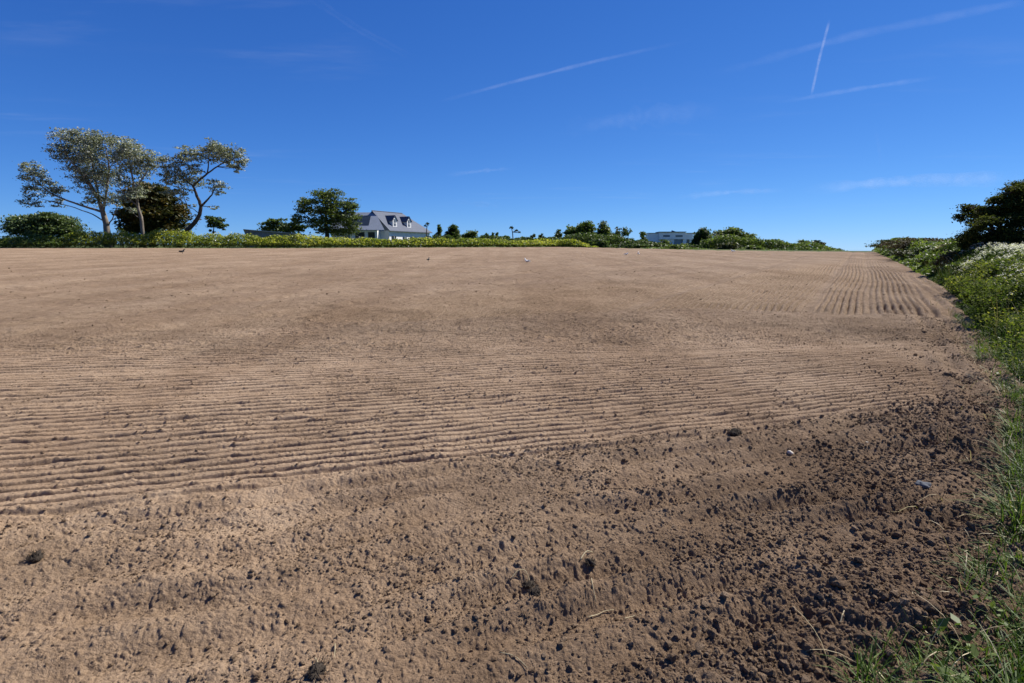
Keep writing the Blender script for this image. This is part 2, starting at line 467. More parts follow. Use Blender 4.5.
# ------------------------------------------------------------------ the field: one sheet, finer near the eye
def build_field():
    th = np.concatenate([np.arange(-180, -49, 1.5), np.arange(-49, 49.001, 0.07), np.arange(49.5, 180.1, 1.5)])
    th = np.radians(th)
    rr = [0.02, 0.3, 0.6, 0.9, 1.2]
    r = 1.4
    while r < 470:
        rr.append(r)
        px = r * r / (H * F_PX)
        if r < 14: d = max(0.0038, (0.42 if r < 3.5 else 0.28) * px)
        else: d = min(0.28 * 14 * 14 / (H * F_PX) * (r / 14) ** 1.25, 8)
        r += d
    rr = np.array(rr)
    Tm, Rm = np.meshgrid(th, rr)
    x = (Rm * np.sin(Tm)); y = (Rm * np.cos(Tm))
    dr = np.gradient(rr)[:, None] * np.ones_like(Tm)
    dth = np.gradient(th)[None, :] * Rm
    sp = np.maximum(np.abs(dr) * 0.8, dth)
    keep = (x < veg_x(y) + 0.6) & (y < field_edge(x) + 1.6) & (np.abs(x) < 420) & (y > -250)
    z = np.zeros_like(x)
    z[keep] = soil_height(x[keep], y[keep], sp[keep])
    firm = np.zeros_like(x); firm[keep] = SOIL_OUT['firm']
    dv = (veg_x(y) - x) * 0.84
    damp_shade = np.clip((1 - sstep(0.1, 1.9, dv + np.where(y < 4.5, -0.6, 0) + 0.8 * vnoise(x / 1.1, y / 1.1, 95))) , 0, 1)  # moist soil plus painted clod shade, stronger towards the hedge
    damp_shade = np.clip(damp_shade + 0.45 * sstep(0.1, 0.35, vnoise(x / 2.5, y / 0.9, 96)) * (1 - sstep(-0.5, 0.8, y - 4.35 - 0.3 * x)), 0, 1)
    # the field's rim sinks under the bank and verge
    z = z - 0.12 * sstep(0.1, 0.6, -dv) - 0.05 * sstep(0.6, 1.6, y - field_edge(x)) + base_z(x, y)
    nr, nt_ = x.shape
    idx = np.arange(nr * nt_).reshape(nr, nt_)
    q = np.stack([idx[:-1, :-1], idx[:-1, 1:], idx[1:, 1:], idx[1:, :-1]], -1).reshape(-1, 4)[:, ::-1]
    k = keep.ravel()
    q = q[k[q].all(1)]
    used = np.zeros(nr * nt_, bool); used[q.ravel()] = True
    re = np.cumsum(used) - 1
    V = np.stack([x.ravel(), y.ravel(), z.ravel()], -1)[used]
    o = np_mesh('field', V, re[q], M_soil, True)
    at_ = o.data.attributes.new('damp_shade', 'FLOAT', 'POINT')
    at_.data.foreach_set('value', damp_shade.ravel()[used].astype(np.float32))
    at_ = o.data.attributes.new('firm', 'FLOAT', 'POINT')
    at_.data.foreach_set('value', firm.ravel()[used].astype(np.float32))
    tag(o, 'bare brown tilled field with fine drill rows', 'field', kind='structure')
    return o
build_field()

def soil_z(x, y):
    x = np.atleast_1d(np.asarray(x, float)); y = np.atleast_1d(np.asarray(y, float))
    r = np.sqrt(x * x + y * y)
    return soil_height(x, y, np.maximum(0.004, r * 0.0013)) + base_z(x, y)

# ------------------------------------------------------------------ ground beyond and below, and the sea
def ground_mat():
    m, nt, out = new_mat('rough_grassland')
    v = nt.coord('Object')
    b = nt.new('ShaderNodeBsdfPrincipled')
    f = nt.math('ADD', nt.math('MULTIPLY', nt.noise(v, 0.05, 4), 0.5), nt.math('MULTIPLY', nt.noise(v, 1.5, 6, 0.7), 0.5))
    nt.l.new(nt.ramp(f, [(0.35, (0.035, 0.055, 0.016)), (0.55, (0.075, 0.10, 0.03)), (0.7, (0.14, 0.14, 0.06))]), b.inputs['Base Color'])
    b.inputs['Roughness'].default_value = 0.9
    b.inputs['Specular IOR Level'].default_value = 0.1
    nt.l.new(nt.bump(nt.noise(v, 6, 6, 0.7), 0.8, 0.2), b.inputs['Normal'])
    nt.l.new(b.outputs[0], out.inputs['Surface'])
    return m
M_ground = ground_mat()

def build_ground():
    th = np.radians(np.arange(0, 360, 2.0))
    rr = np.concatenate([[0.5, 3, 6], np.arange(10, 200, 4.0), np.geomspace(200, 1600, 40)])
    Tm, Rm = np.meshgrid(th, rr); x = Rm * np.sin(Tm); y = Rm * np.cos(Tm)
    inside = np.minimum(field_edge(x) + 0.5 - y, (veg_x(y) + 0.2 - x) * 0.84)
    z = base_z(x, y) - 0.25 * sstep(-3.0, 0.5, inside) - 0.05 + 0.25 * vnoise(x / 17, y / 17, 21) * sstep(0, 25, -inside)
    n, k = x.shape
    idx = np.arange(n * k).reshape(n, k); nx = np.roll(idx, -1, 1)
    q = np.stack([idx[:-1], idx[1:], nx[1:], nx[:-1]], -1).reshape(-1, 4)[:, ::-1]
    V = np.stack([x.ravel(), y.ravel(), z.ravel()], -1)
    V = np.concatenate([V, [[0, 0, -0.3]]])
    t = np.stack([np.full(k, n * k), nx[0], idx[0]], -1)
    o = np_mesh('ground', V, [q, t], M_ground, True)
    tag(o, 'rough green land around and beyond the field', 'ground', kind='structure')
build_ground()

def build_sea():
    m, nt, out = new_mat('sea_water')
    b = nt.new('ShaderNodeBsdfPrincipled')
    b.inputs['Base Color'].default_value = (0.03, 0.075, 0.13, 1)
    b.inputs['Roughness'].default_value = 0.35
    v = nt.coord('Object')
    nt.l.new(nt.bump(nt.noise(v, 0.05, 5), 0.5, 2.0), b.inputs['Normal'])
    nt.l.new(b.outputs[0], out.inputs['Surface'])
    th = np.radians(np.arange(0, 360, 3.0)); k = len(th)
    rr = np.array([600, 1500, 4000, 10000, 30000, 60000.0])
    Tm, Rm = np.meshgrid(th, rr)
    V = np.stack([(Rm * np.sin(Tm)).ravel(), (Rm * np.cos(Tm)).ravel(), np.full(Rm.size, -29.0)], -1)
    idx = np.arange(Rm.size).reshape(Rm.shape); nx = np.roll(idx, -1, 1)
    q = np.stack([idx[:-1], idx[1:], nx[1:], nx[:-1]], -1).reshape(-1, 4)[:, ::-1]
    tag(np_mesh('sea', V, q, m), 'thin blue line of sea on the horizon', 'sea', kind='structure')
build_sea()

# ------------------------------------------------------------------ the bank along the right-hand side
VEGR = []
for i in range(len(VEG) - 1):
    n = max(1, int(np.linalg.norm(VEG[i + 1] - VEG[i]) / 0.25)) if VEG[i, 1] < 30 else max(1, int(np.linalg.norm(VEG[i + 1] - VEG[i]) / 1.0))
    if VEG[i, 1] < -2: n = 20
    for j in range(n): VEGR.append(VEG[i] + (VEG[i + 1] - VEG[i]) * j / n)
VEGR = np.array(VEGR)
_t = np.gradient(VEGR, axis=0)
for _ in range(6):
    _t = (_t + np.roll(_t, 1, 0) + np.roll(_t, -1, 0)) / 3
_t[0], _t[-1] = _t[1], _t[-2]
_t /= np.linalg.norm(_t, axis=1)[:, None]
VEGN = np.stack([_t[:, 1], -_t[:, 0]], -1)                 # points to the hedge side
VEGS = np.concatenate([[0], np.cumsum(np.linalg.norm(np.diff(VEGR, axis=0), axis=1))])
def bank_h(y, s):
    top = 0.30 + 0.42 * sstep(3.0, 10.0, y)
    return -0.05 + top * sstep(-0.05, 2.0, s) - 0.25 * sstep(4.5, 8, s)
def bank_pt(y, s):
    """a point on the bank: y picks the place along its foot, s the metres up from the foot"""
    i = np.interp(y, VEGR[:, 1], np.arange(len(VEGR)))
    fx = np.interp(i, np.arange(len(VEGR)), VEGR[:, 0]); fy = y
    nx = np.interp(i, np.arange(len(VEGR)), VEGN[:, 0]); ny = np.interp(i, np.arange(len(VEGR)), VEGN[:, 1])
    x_ = fx + nx * s; y_ = fy + ny * s
    z_ = bank_h(y, s) + 0.16 * vnoise(x_ / 0.9, y_ / 0.9, 25) * sstep(0, 0.8, s) + 0.06 * vnoise(x_ / 0.25, y_ / 0.25, 26) + base_z(x_, y_)
    return np.stack([x_, y_, z_], -1)
def bank_mat():
    m, nt, out = new_mat('bank_earth')
    v = nt.coord('Object'); b = nt.new('ShaderNodeBsdfPrincipled')
    f = nt.noise(v, 3.0, 6, 0.7)
    nt.l.new(nt.ramp(f, [(0.35, (0.045, 0.032, 0.02)), (0.52, (0.075, 0.058, 0.034)), (0.68, (0.07, 0.08, 0.03))]), b.inputs['Base Color'])
    b.inputs['Roughness'].default_value = 0.95; b.inputs['Specular IOR Level'].default_value = 0.1
    nt.l.new(nt.bump(nt.noise(v, 25, 6, 0.7), 0.9, 0.05), b.inputs['Normal'])
    nt.l.new(b.outputs[0], out.inputs['Surface'])
    return m
def build_bank():
    ys = VEGR[:, 1]; ss = np.concatenate([[-0.25], np.arange(-0.1, 3, 0.15), np.arange(3, 9.1, 0.75)])
    Ym, Sm = np.meshgrid(ys, ss, indexing='ij')
    P = bank_pt(Ym.ravel(), Sm.ravel())
    P[:, 2] -= 0.15 * (Sm.ravel() < -0.2) + 0.9 * (Sm.ravel() > 8.4)
    n, k = Ym.shape; idx = np.arange(n * k).reshape(n, k)
    q = np.stack([idx[:-1, :-1], idx[:-1, 1:], idx[1:, 1:], idx[1:, :-1]], -1).reshape(-1, 4)[:, ::-1]
    tag(np_mesh('bank', P, q, bank_mat(), True), 'earth bank under the hedge on the right side of the field', 'bank', kind='structure')
build_bank()

# ------------------------------------------------------------------ foliage
def leaf_quads(P, size, up=0.3, aspect=1.6, rng=rng, droop=0.0):
    """one small folded leaf (or spray of leaves) per point, turned at random; up biases normals upward"""
    n = len(P)
    N = rng.normal(size=(n, 3)); N[:, 2] = np.abs(N[:, 2]) * (1 + up) + up
    N /= np.linalg.norm(N, axis=1)[:, None]
    A = rng.normal(size=(n, 3)); A -= (A * N).sum(1)[:, None] * N
    A /= np.linalg.norm(A, axis=1)[:, None] + 1e-9
    B = np.cross(N, A)
    s = np.broadcast_to(np.asarray(size, float), (n,)) * rng.uniform(0.6, 1.4, n)
    L = A * (s * aspect / 2)[:, None]; W = B * (s / 2)[:, None]
    D = np.zeros((n, 3)); D[:, 2] = -droop * s
    V = np.stack([P - L + D, P + W - 0.15 * L, P + L + D, P - W - 0.15 * L], 1).reshape(-1, 3)
    F = np.arange(4 * n).reshape(n, 4)
    return V, F

def in_ball(n, rng=rng, pw=2.2):
    d = rng.normal(size=(n, 3)); d /= np.linalg.norm(d, axis=1)[:, None]
    return d * (rng.random(n) ** (1 / pw))[:, None]

def cluster_leaves(c, r, n, sub=0.0, rng=rng):
    """leaf points in an ellipsoid, gathered in sprays so that gaps show between them"""
    if sub > 0:
        k = max(4, int(n / 26))
        S = in_ball(k, rng, 2.6)
        w = rng.integers(0, k, n)
        Q = S[w] + rng.normal(size=(n, 3)) * sub * np.array([1.2, 1.2, 0.7])
    else: Q = in_ball(n, rng)
    return np.asarray(c) + Q * np.asarray(r)

M_bark = plain('grey_bark', (0.16, 0.135, 0.11), 0.9, 0.35, 1.5, 0.05, 0.1)
M_bark_dark = plain('dark_bark', (0.06, 0.048, 0.038), 0.9, 0.3, 1.5, 0.05, 0.1)
M_poplar = leaf_mat('silver_poplar_leaf', [(0.0, (0.048, 0.062, 0.036)), (0.35, (0.115, 0.135, 0.085)), (0.6, (0.27, 0.29, 0.225)), (0.95, (0.56, 0.58, 0.51))], 0.3, 0.2, 0.3)
M_cypress = leaf_mat('cypress_spray', [(0.0, (0.018, 0.028, 0.010)), (0.5, (0.05, 0.055, 0.016)), (0.8, (0.16, 0.105, 0.028)), (1.0, (0.26, 0.16, 0.045))], 0.25, 0.55, 0.35)
M_oak = leaf_mat('oak_leaf', [(0.0, (0.034, 0.056, 0.014)), (0.5, (0.095, 0.13, 0.03)), (1.0, (0.19, 0.23, 0.06))], 0.42, 0.3, 0.4)
M_dark = leaf_mat('dark_leaf', [(0.0, (0.026, 0.046, 0.014)), (0.5, (0.065, 0.10, 0.028)), (1.0, (0.14, 0.18, 0.05))], 0.4, 0.4, 0.3)
M_mid = leaf_mat('mid_green_leaf', [(0.0, (0.04, 0.068, 0.016)), (0.5, (0.10, 0.145, 0.03)), (1.0, (0.20, 0.245, 0.065))], 0.42, 0.4, 0.3)
M_olive = leaf_mat('olive_leaf', [(0.0, (0.03, 0.04, 0.014)), (0.5, (0.08, 0.09, 0.028)), (1.0, (0.16, 0.16, 0.055))], 0.2, 0.4, 0.3)
M_shrub = leaf_mat('clipped_shrub_leaf', [(0.0, (0.034, 0.058, 0.022)), (0.5, (0.085, 0.13, 0.045)), (1.0, (0.22, 0.27, 0.12))], 0.35, 0.15, 0.6, 0.4, 0.4)
M_thorn = leaf_mat('thorn_leaf', [(0.0, (0.018, 0.028, 0.008)), (0.5, (0.05, 0.064, 0.016)), (1.0, (0.12, 0.13, 0.034))], 0.35, 0.4, 0.5, 0.75, 0.05)
M_red = leaf_mat('reddish_shrub_leaf', [(0.0, (0.030, 0.026, 0.012)), (0.5, (0.068, 0.058, 0.028)), (1.0, (0.14, 0.10, 0.06))], 0.2, 0.4, 0.8, 0.7, 0.1)
M_dry = leaf_mat('dry_grass_stem', [(0.0, (0.10, 0.085, 0.03)), (0.5, (0.19, 0.165, 0.065)), (1.0, (0.30, 0.26, 0.12))], 0.2, 0.3, 0.8)

def make_tree(name, label, D, limbs, clusters, leaf, bark, size, dens=1.0, sub=0.2, depth=1.0, group=None, cat='tree', up=0.4, seed=0, aspect=1.6):
    """limbs: lists of (px, py) with a start and end radius in metres; clusters: (px, py, rx, ry[, thin]) in photo units at distance D"""
    rg = np.random.default_rng(1000 + seed)
    sc = D / F_PX
    b0 = at(limbs[0][0][0][0], limbs[0][0][0][1], D) if limbs else at(clusters[0][0], clusters[0][1], D)
    zb = float(base_z(np.array([b0[0]]), np.array([D]))[0]) - 0.15
    root = empty(name, (b0[0], D, zb))
    tag(root, label, cat, group)
    org = np.array([b0[0], D, zb])
    wb = MB(); joints = {}
    for li, (pts, r0, r1) in enumerate(limbs):
        P = [at(p[0], p[1], D) for p in pts]
        dy = 0.0 if li == 0 else rg.uniform(-0.5, 0.5) * depth
        out = []
        for i, p in enumerate(P):
            key = tuple(pts[i])
            if key in joints: q = joints[key].copy()
            else:
                q = p.copy(); f = i / max(1, len(P) - 1)
                q[1] += dy * 2.2 * f + rg.uniform(-0.06, 0.06)
                joints[key] = q
            out.append(q)
        if li == 0: out[0][2] = zb
        O = np.array(out)
        m = 4 * (len(O) - 1) + 1
        tt = np.linspace(0, len(O) - 1, m)
        O2 = np.stack([np.interp(tt, np.arange(len(O)), O[:, k]) for k in range(3)], -1)
        for _ in range(2): O2[1:-1] = 0.25 * O2[:-2] + 0.5 * O2[1:-1] + 0.25 * O2[2:]
        O2[1:-1] += rg.normal(size=(m - 2, 3)) * 0.04
        rad = np.linspace(r0, r1, m)
        if li == 0: rad[0] *= 1.5; rad[1] *= 1.15
        wb.tube(O2 - org, rad, 8)
    # twigs to the clusters
    allj = np.array(list(joints.values())) if joints else np.array([[b0[0], D, zb]])
    LV = []
    for c in clusters:
        p = at(c[0], c[1], D); rx, rz = c[2] * sc, c[3] * sc
        ry = 0.5 * (rx + rz) + 0.2 * rx
        p[1] += rg.uniform(-1, 1) * depth
        thin = c[4] if len(c) > 4 else 1.0
        j = allj[np.argmin(np.linalg.norm(allj - p, axis=1) + 1.5 * np.maximum(0, allj[:, 2] - p[2]))]
        mid = (j + p) / 2 + np.array([0, 0, -0.12 * rz])
        wb.tube(np.array([j, mid, p]) - org, [0.09, 0.06, 0.025], 5)
        for _ in range(4):
            e = p + in_ball(1, rg)[0] * np.array([rx, ry, rz]) * 0.9
            wb.tube(np.array([p - (p - mid) * 0.3, (p + e) / 2 + [0, 0, 0.1 * rz], e]) - org, [0.04, 0.03, 0.012], 4)
        area = math.pi * rx * rz
        n = int(area / (size * size * 0.8) * 5.4 * dens * thin)
        LV.append(cluster_leaves(p, (rx, ry, rz), max(20, n), sub, rg))
    LV = np.concatenate(LV) - org
    LV[:, 2] = np.maximum(LV[:, 2], 0.1)
    wb.build('trunk', bark, root, True)
    V, F = leaf_quads(LV, size, up, aspect, rg)
    np_mesh('crown', V, F, leaf, False, root)
    return root

# three wind-shaped silver poplars ------------------------------------
make_tree('poplar_tree', 'largest silvery poplar, with a long bare limb reaching out left over the round shrub', 113,
    [([(108, 236), (106, 222), (103, 212), (99, 200), (92, 188), (84, 172)], 0.62, 0.16),
     ([(103, 212), (86, 207), (62, 199), (44, 190), (32, 176)], 0.26, 0.05),
     ([(106, 222), (90, 212), (64, 204), (44, 199)], 0.13, 0.04),
     ([(103, 212), (108, 192), (113, 168), (110, 148)], 0.28, 0.07),
     ([(99, 200), (96, 176), (92, 150)], 0.24, 0.06),
     ([(92, 188), (76, 165), (66, 146)], 0.2, 0.05),
     ([(107, 228), (114, 216), (118, 206)], 0.14, 0.05)],
    [(28, 168, 10, 8), (36, 178, 11, 8), (47, 188, 12, 7), (33, 192, 9, 7, .8), (35, 203, 12, 5, .7), (55, 203, 9, 5, .6), (60, 192, 7, 5, .6),
     (66, 139, 14, 9), (84, 136, 17, 8), (100, 141, 14, 9), (60, 152, 11, 10), (78, 152, 18, 12), (98, 158, 16, 12), (76, 170, 15, 11), (95, 176, 15, 11),
     (114, 152, 9, 11, .8), (108, 176, 12, 12, .9), (100, 195, 11, 9, .7), (84, 188, 9, 8, .6), (112, 200, 9, 9, .6), (88, 203, 8, 6, .4)],
    M_poplar, M_bark, 0.21, 0.62, 0.15, 1.3, 'wind-shaped silver poplars at the field edge', 'tree', 0.3, 1)
make_tree('poplar_tree', 'middle silvery poplar, slim pale trunk rising in front of the dark cypress', 111,
    [([(143, 236), (142, 220), (138, 206), (135, 190), (131, 170), (128, 150)], 0.36, 0.08),
     ([(138, 206), (126, 196), (120, 186)], 0.14, 0.05),
     ([(135, 190), (143, 176), (148, 164)], 0.16, 0.05)],
    [(124, 143, 11, 7), (134, 148, 13, 9), (146, 157, 11, 9), (152, 164, 7, 7, .7), (126, 160, 12, 11), (140, 168, 12, 10), (126, 176, 11, 9, .8),
     (132, 190, 12, 8, .6), (122, 198, 9, 7, .6), (141, 198, 8, 6, .4), (130, 210, 8, 5, .4)],
    M_poplar, M_bark, 0.21, 0.62, 0.15, 1.2, 'wind-shaped silver poplars at the field edge', 'tree', 0.3, 2)
make_tree('poplar_tree', 'right-hand silvery poplar on a dark trunk leaning hard right, with open forked crown', 110,
    [([(177, 238), (186, 231), (194, 224), (200, 215), (201, 206), (197, 196), (193, 186)], 0.50, 0.20),
     ([(201, 206), (208, 200), (214, 193), (217, 186)], 0.22, 0.06),
     ([(193, 186), (201, 179), (208, 174), (218, 167), (232, 160), (240, 158)], 0.22, 0.05),
     ([(200, 215), (196, 210), (188, 205)], 0.1, 0.03),
     ([(193, 186), (184, 180), (174, 174)], 0.16, 0.05),
     ([(208, 174), (211, 160), (213, 150)], 0.13, 0.05)],
    [(168, 164, 9, 9), (166, 178, 6, 7, .8), (178, 176, 12, 10), (190, 178, 10, 10), (172, 192, 10, 5, .6), (184, 192, 9, 6, .7), (180, 158, 10, 7), (184, 150, 10, 5, .7),
     (196, 153, 12, 6), (198, 166, 9, 8, .7), (212, 146, 12, 7), (214, 156, 13, 8), (229, 152, 13, 8), (240, 158, 8, 9), (237, 168, 7, 6, .7), (226, 165, 8, 5, .6), (217, 186, 11, 6), (222, 193, 6, 4, .5),
     (212, 206, 7, 2.5, .6), (190, 206, 5, 3, .5)],
    M_poplar, M_bark_dark, 0.21, 0.62, 0.15, 1.2, 'wind-shaped silver poplars at the field edge', 'tree', 0.3, 3)
make_tree('cypress_tree', 'dark cypress with rusty orange tips standing behind the poplars', 122,
    [([(152, 238), (151, 222), (150, 205), (149, 190)], 0.5, 0.15), ([(151, 222), (135, 222), (122, 226)], 0.15, 0.04), ([(150, 205), (166, 203), (178, 203)], 0.15, 0.04)],
    [(146, 187, 15, 5), (140, 195, 17, 6), (158, 193, 13, 6), (165, 200, 15, 6), (150, 203, 18, 7), (130, 205, 12, 6), (172, 209, 11, 6), (155, 212, 22, 8), (134, 216, 14, 7),
     (166, 218, 19, 7), (148, 222, 20, 7), (126, 226, 10, 5), (162, 228, 20, 7), (140, 231, 16, 6)],
    M_cypress, M_bark_dark, 0.36, 1.5, 0.22, 1.6, None, 'tree', 0.5, 4, 2.0)
make_tree('round_shrub', 'broad rounded dark shrub at the far left edge of the field', 118,
    [([(46, 240), (46, 234), (45, 226)], 0.2, 0.08)],
    [(30, 225, 16, 9), (46, 222, 18, 9), (62, 224, 15, 8), (24, 229, 14, 8), (68, 229, 13, 7), (46, 230, 28, 9), (36, 218, 14, 4), (54, 217, 14, 4)],
    M_shrub, M_bark_dark, 0.26, 1.7, 0.16, 1.0, None, 'shrub', 0.5, 5)
make_tree('small_tree', 'small dark flat-topped tree alone between the leaning poplar and the shed', 112,
    [([(213, 240), (213, 234), (214, 226)], 0.16, 0.08)],
    [(211, 220, 6, 4), (218, 221, 7, 4), (215, 224, 8, 4), (222, 226, 4, 4), (213, 231, 2.5, 2, .7)],
    M_dark, M_bark_dark, 0.28, 1.5, 0.18, 0.6, None, 'tree', 0.4, 6)
make_tree('oak_tree', 'big rounded green tree standing left of the slate-roofed house', 121,
    [([(327, 241), (327, 232), (326, 222), (326, 208)], 0.55, 0.2), ([(327, 232), (314, 222), (304, 214)], 0.24, 0.07), ([(326, 222), (340, 213), (350, 207)], 0.24, 0.07),
     ([(326, 222), (317, 208), (312, 200)], 0.2, 0.06)],
    [(320, 194, 10, 4.5), (334, 195, 10, 5), (308, 202, 9, 5), (326, 203, 14, 7), (345, 203, 10, 6), (302, 210, 8, 5), (316, 212, 12, 7), (336, 212, 13, 7), (353, 209, 7, 5),
     (302, 219, 7, 5), (312, 223, 9, 6, .8), (330, 222, 14, 7), (346, 219, 11, 6), (350, 228, 10, 6), (336, 231, 14, 6), (318, 231, 6, 4, .7), (356, 216, 5, 4, .8)],
    M_oak, M_bark_dark, 0.25, 1.0, 0.2, 1.6, None, 'tree', 0.4, 7)
make_tree('hedge_tree', 'low spreading tree behind the grey shed, left of the big rounded tree', 124,
    [([(284, 241), (284, 233), (282, 226)], 0.25, 0.1), ([(284, 233), (295, 228)], 0.12, 0.05)],
    [(280, 222, 9, 4), (270, 226, 9, 5), (286, 227, 12, 6), (298, 228, 9, 5), (266, 231, 8, 4), (296, 221, 6, 3, .8), (282, 233, 20, 5)],
    M_dark, M_bark_dark, 0.32, 1.3, 0.2, 1.2, None, 'tree', 0.4, 8)

# the scatter of trees behind, each with its own outline ----------------
def dome_tree(name, label, x0, x1, y0, y1, D, leaf, seed, dens=1.2, sub=0.2, cat='tree', size=None, group='trees beyond the far edge of the field', flat=0.0):
    """a crown filling the photo box x0..x1, y0..y1 (bottom at y1) at distance D"""
    rg = np.random.default_rng(500 + seed)
    cxm = 0.5 * (x0 + x1); w = 0.5 * (x1 - x0); h = y1 - y0
    cl = []
    k = max(13, int(w * h / 9))
    for _ in range(k):
        u = rg.uniform(-1, 1); v = rg.random()
        topv = (1 - abs(u) ** 2.4) ** 0.5 * (1 - 0.12 * rg.random())
        rx = w * rg.uniform(0.24, 0.40); rz = h * rg.uniform(0.15, 0.24)
        yy = y1 - max(rz * 0.6, v * topv * h - rz * 0.75)
        cl.append((cxm + u * (w - rx * 0.8), yy, rx, rz))
    cl.append((cxm + rg.uniform(-.2, .2) * w, y0 + h * 0.22, w * 0.4, h * 0.2))
    for u in (-0.7, -0.25, 0.25, 0.7): cl.append((cxm + u * w, y1 - h * 0.14, w * 0.34, h * 0.17))
    sz = size or max(0.22, D / F_PX * 1.25)
    sc = D / F_PX
    return make_tree(name, label, D, [([(cxm, y1 + 2), (cxm + rg.uniform(-.1, .1) * w, y1 - h * 0.3), (cxm + rg.uniform(-.2, .2) * w, y1 - h * 0.65)], max(0.1, 0.03 * h * sc), 0.05)],
                     cl, leaf, M_bark_dark, sz, dens * 1.5, sub + 0.08, w * sc * 0.5, group, cat, 0.4, seed + 60)
B = 'trees beyond the far edge of the field'
for a in [
    ('round_tree', 'small dark round tree just right of the slate-roofed house', 434, 444, 225, 242, 138, M_dark, 1),
    ('round_tree', 'taller dark domed tree, second right of the slate-roofed house', 443, 461, 224, 242, 141, M_dark, 2),
    ('round_tree', 'low olive tree, third right of the slate-roofed house', 459, 483, 231, 242, 145, M_mid, 3),
    ('round_tree', 'small blue-green tree between the low olive tree and the thin conifers', 481, 491, 233, 243, 148, M_dark, 4),
    ('conifer', 'narrow dark conifer, left of a close pair', 490.5, 494.5, 232, 243, 150, M_dark, 5),
    ('conifer', 'narrow dark conifer, right of a close pair', 495, 499, 232.5, 243, 151, M_dark, 6),
    ('round_tree', 'low dark tree just left of the tall forked palm', 500, 511, 235, 244, 152, M_mid, 7),
    ('round_tree', 'little dark tree just right of the tall forked palm', 518, 527, 236.5, 244, 155, M_mid, 8),
    ('round_tree', 'small flat dark tree standing between palm and big copse', 527, 537, 234, 244, 158, M_dark, 9),
    ('round_tree', 'thin bluish tree near the left end of the big copse', 537, 548, 233.5, 244, 160, M_dark, 10),
    ('round_tree', 'first tree at the left end of the big copse, round and dark', 553, 567, 229, 245, 150, M_dark, 11),
    ('round_tree', 'mid green shoulder tree on the left slope of the big copse', 563, 584, 226, 246, 138, M_mid, 12),
    ('round_tree', 'tallest left dome of the big copse', 572, 598, 221, 247, 134, M_mid, 13),
    ('round_tree', 'tallest right dome of the big copse', 592, 613, 221, 247, 136, M_oak, 14),
    ('round_tree', 'smaller dark tree between the big copse and the thin feathery tree', 611, 622, 231, 247, 140, M_dark, 15),
    ('round_tree', 'dark tree touching the left end of the white flat-roofed house', 637, 650, 229.5, 248, 142, M_dark, 17),
    ('round_tree', 'broad tree touching the right end of the white flat-roofed house', 692.5, 716, 228, 249, 122, M_dark, 18),
    ('round_tree', 'highest broad dome right of the white flat-roofed house', 710, 747, 227, 250, 116, M_oak, 19),
    ('round_tree', 'sloping dome at the right end of the broad group', 738, 762, 233, 250, 114, M_mid, 20),
    ('round_tree', 'small round tree just right of the broad group', 764, 776, 241, 251, 120, M_dark, 21),
    ('round_tree', 'second small round tree right of the broad group', 774, 790, 241.5, 251, 118, M_mid, 22),
    ('round_tree', 'wide low tree in the last group before the field rows meet the sky', 788, 814, 240, 252, 112, M_mid, 23),
    ('round_tree', 'blunt-ended last tree before the field rows meet the sky', 807, 831, 240.5, 252, 110, M_olive, 24),
    ('distant_bush', 'tiny far bush between the last trees and the hedge bank', 829, 848, 248.5, 254, 150, M_dark, 25),
]:
    dome_tree(*a[:2], *a[2:7], a[7], a[8])
dome_tree('feathery_tree', 'thin feathery tree with sky showing through, right of the big copse', 620, 637, 225, 248, 144, M_dark, 16, 0.35)
dome_tree('bare_tree', 'sparse greyish tree in the gap right of the big copse', 612, 626, 226, 247, 152, M_olive, 26, 0.16)
dome_tree('bush', 'low dark bush hiding the foot of the white flat-roofed house', 649, 676, 240, 249, 170, M_dark, 27, 1.2, 0.2, 'bush', 0.35, 'bushes along the far field edge')
dome_tree('bush', 'low bush in front of the right half of the white house', 672, 694, 243.5, 249, 150, M_mid, 28, 1.0, 0.2, 'bush', 0.3, 'bushes along the far field edge')
dome_tree('bush', 'yellow-green bush on the field edge in front of the broad trees', 714, 742, 242, 251, 92, M_olive, 29, 1.0, 0.2, 'bush', 0.25, 'bushes along the far field edge')
dome_tree('bush', 'dark bush under the tall domes of the big copse', 586, 616, 239, 249, 108, M_dark, 30, 1.2, 0.2, 'bush', 0.25, 'bushes along the far field edge')
dome_tree('bush', 'dark low bush between the big copse and the white house', 612, 652, 241.5, 249.5, 103, M_dark, 31, 1.1, 0.2, 'bush', 0.25, 'bushes along the far field edge')
dome_tree('bush', 'green low bush at the edge of the field below the white house', 648, 700, 244.5, 250, 95, M_mid, 32, 1.0, 0.2, 'bush', 0.22, 'bushes along the far field edge')
dome_tree('bush', 'dark green bush on the edge below the sloping dome tree', 738, 770, 245, 251.5, 90, M_mid, 33, 1.1, 0.2, 'bush', 0.22, 'bushes along the far field edge')
dome_tree('bush', 'dark low bush at the foot of the last group of trees', 768, 832, 247, 252.5, 88, M_dark, 34, 1.1, 0.2, 'bush', 0.22, 'bushes along the far field edge')

